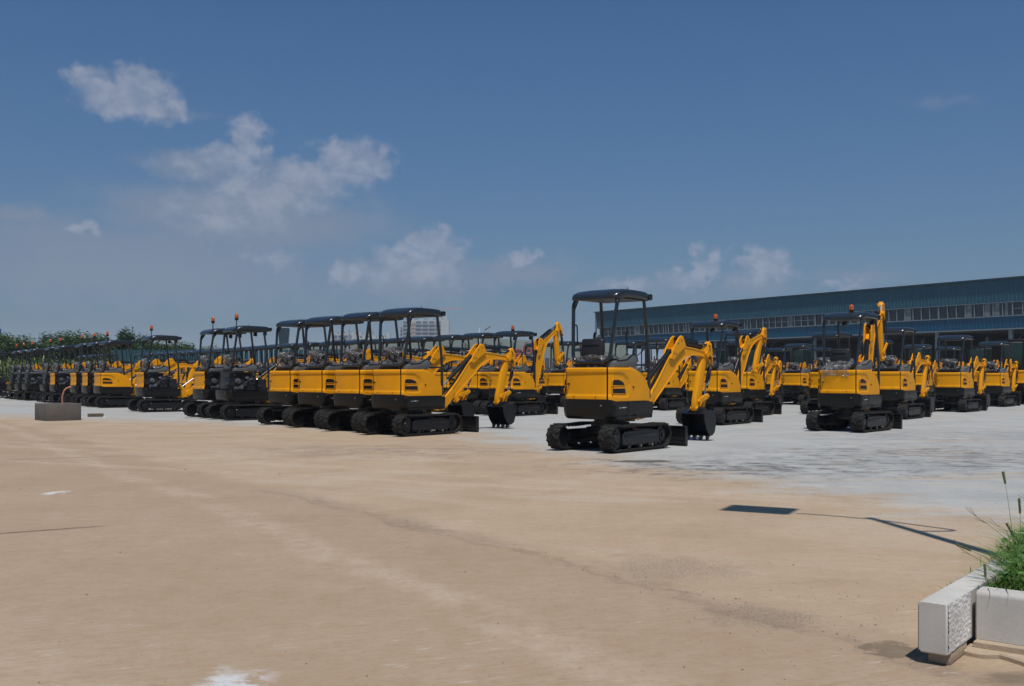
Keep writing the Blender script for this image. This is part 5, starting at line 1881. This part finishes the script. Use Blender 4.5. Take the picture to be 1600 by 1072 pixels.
# ------------------------------------------------------------------ sun, sky and clouds
SUN_EL, SUN_X = 66.7, -0.05
sun = bpy.data.lights.new("sun", 'SUN')
sun.energy = 3.7; sun.angle = R(0.5); sun.color = (1.0, 0.955, 0.89)
so = bpy.data.objects.new("sun", sun); COL.objects.link(so)
d = Vector((SUN_X, math.cos(R(SUN_EL)), -math.sin(R(SUN_EL)))).normalized()
so.rotation_euler = d.to_track_quat('-Z', 'Y').to_euler()
so.location = (0, 0, 60)
world = bpy.data.worlds.new("World"); scene.world = world
world.use_nodes = True
WN = world.node_tree.nodes; WLk = world.node_tree.links
bg = WN["Background"]
g = NG(world.node_tree)
sky = WN.new("ShaderNodeTexSky"); sky.sky_type = 'NISHITA'; sky.sun_disc = False
sky.sun_elevation = R(SUN_EL); sky.sun_rotation = R(180)
sky.air_density = 1.0; sky.dust_density = 1.0; sky.ozone_density = 3.0; sky.altitude = 0
SKY_S = 0.075
tc = WN.new("ShaderNodeTexCoord"); sp = WN.new("ShaderNodeSeparateXYZ")
WLk.new(tc.outputs["Generated"], sp.inputs[0])
AZ = g.m('ARCTAN2', sp.outputs[0], sp.outputs[1])
EL = g.m('ARCSINE', sp.outputs[2])
base = sky.outputs[0]
def K(c):
    return tuple(v / SKY_S for v in c)
# pale veil of dust low over the horizon
veil = g.m('POWER', g.m('SUBTRACT', 1.0, g.m('ABSOLUTE', sp.outputs[2]), clamp=True), 5.0)
SKYTINT = (0.36, 0.70, 0.97)
base = g.mix(1.0, base, SKYTINT, 'MULTIPLY')
base = g.mix(g.m('MULTIPLY', veil, 0.80), base, K((0.140, 0.168, 0.218)))
pv = g.xyz(AZ, EL)
def cloudset(blobs, sc, k, lo, hi, seed):
    m_ = None
    warp = g.noise(g.vm('ADD', pv, (seed, 0.0, 0.0)), sc * .8, 3, .5)
    w2 = g.noise(g.vm('ADD', pv, (seed, 4.0, 0.0)), sc * 1.6, 6, .52)
    w3 = g.noise(g.vm('ADD', pv, (seed, 8.0, 0.0)), sc * 1.6, 6, .52)
    off = g.xyz(g.m('ADD', g.m('MULTIPLY_ADD', warp, 0.03, -0.015), g.m('MULTIPLY_ADD', w2, 0.05, -0.025)), g.m('ADD', g.m('MULTIPLY_ADD', warp, -0.02, 0.01), g.m('MULTIPLY_ADD', w3, 0.032, -0.016)))
    q = g.vm('ADD', pv, off)
    for (u, v, ru, rv, w) in blobs:
        a = math.atan((u - 800) / FPX); e = math.atan((VH - v) / FPX * math.cos(a))
        t = g.vm('SUBTRACT', q, (a, e, 0.0))
        t = g.vm('MULTIPLY', t, (FPX / ru, FPX / rv, 0.0))
        l = g.vm('LENGTH', t, out=1)
        l = g.m('MULTIPLY_ADD', l, -w, w)
        m_ = l if m_ is None else g.m('MAXIMUM', m_, l)
    n = g.noise(g.vm('MULTIPLY', g.vm('ADD', pv, (seed, 1.0, 0.0)), (1.0, 1.3, 1.0)), sc, 10, .55, .2)
    s = g.m('ADD', m_, g.m('MULTIPLY_ADD', n, k, -k / 2))
    return g.sm(s, lo, hi), n
faint = [(380, 345, 280, 70, 1.0), (200, 410, 380, 85, 1.0), (430, 300, 120, 45, .9), (20, 335, 60, 18, .8), (300, 262, 90, 26, .7), (640, 440, 190, 45, .85), (820, 425, 110, 32, .7), (1000, 450, 120, 26, .7), (1180, 445, 90, 24, .6), (400, 410, 120, 40, .7), (1475, 160, 40, 10, .18), (1340, 430, 90, 16, .5), (270, 180, 60, 14, .5)]
crisp = [(198, 146, 92, 44, 1), (150, 130, 50, 24, .9), (250, 165, 42, 30, .9), (215, 115, 60, 20, .7), (390, 216, 38, 42, 1.0), (355, 248, 56, 36, .9), (290, 262, 60, 20, .45), (562, 257, 62, 44, 1.0), (525, 252, 50, 38, 1.0), (478, 282, 85, 38, .95), (420, 305, 110, 44, .8), (350, 330, 120, 44, .65), (132, 357, 30, 12, .9), (672, 376, 44, 30, 1.0), (695, 402, 44, 44, .9), (618, 402, 70, 22, .85), (540, 427, 32, 26, .95), (640, 425, 130, 36, .65), (805, 405, 40, 14, .7), (835, 400, 24, 12, .7), (430, 402, 50, 22, .55), (1106, 410, 33, 32, 1.0), (1082, 434, 56, 20, .95), (1168, 405, 30, 24, .9), (1195, 412, 50, 28, .9), (1190, 432, 70, 20, .6), (975, 440, 40, 14, .6), (1325, 446, 40, 12, .8)]
fm_, fn = cloudset(faint, 26, 0.9, -0.15, 0.75, 3.0)
cm_, cn = cloudset(crisp, 40, 0.58, -0.04, 0.66, 5.0)
base = g.mix(g.m('MULTIPLY', fm_, 0.85), base, K((0.186, 0.240, 0.330)))
lowf = g.sm(EL, 0.05, 0.32, 0.75, 0.82)
base = g.mix(g.m('MULTIPLY', cm_, lowf), base, g.mix(g.sm(cn, 0.35, 0.65), K((0.215, 0.265, 0.370)), K((0.305, 0.340, 0.435))))
WLk.new(base, bg.inputs["Color"])
bg.inputs["Strength"].default_value = SKY_S

scene.view_settings.view_transform = 'Standard'
scene.view_settings.look = 'None'
scene.view_settings.exposure = 0
scene.view_settings.gamma = 1
scene.cycles.volume_bounces = 1
scene.cycles.max_bounces = 6
scene.cycles.transparent_max_bounces = 12
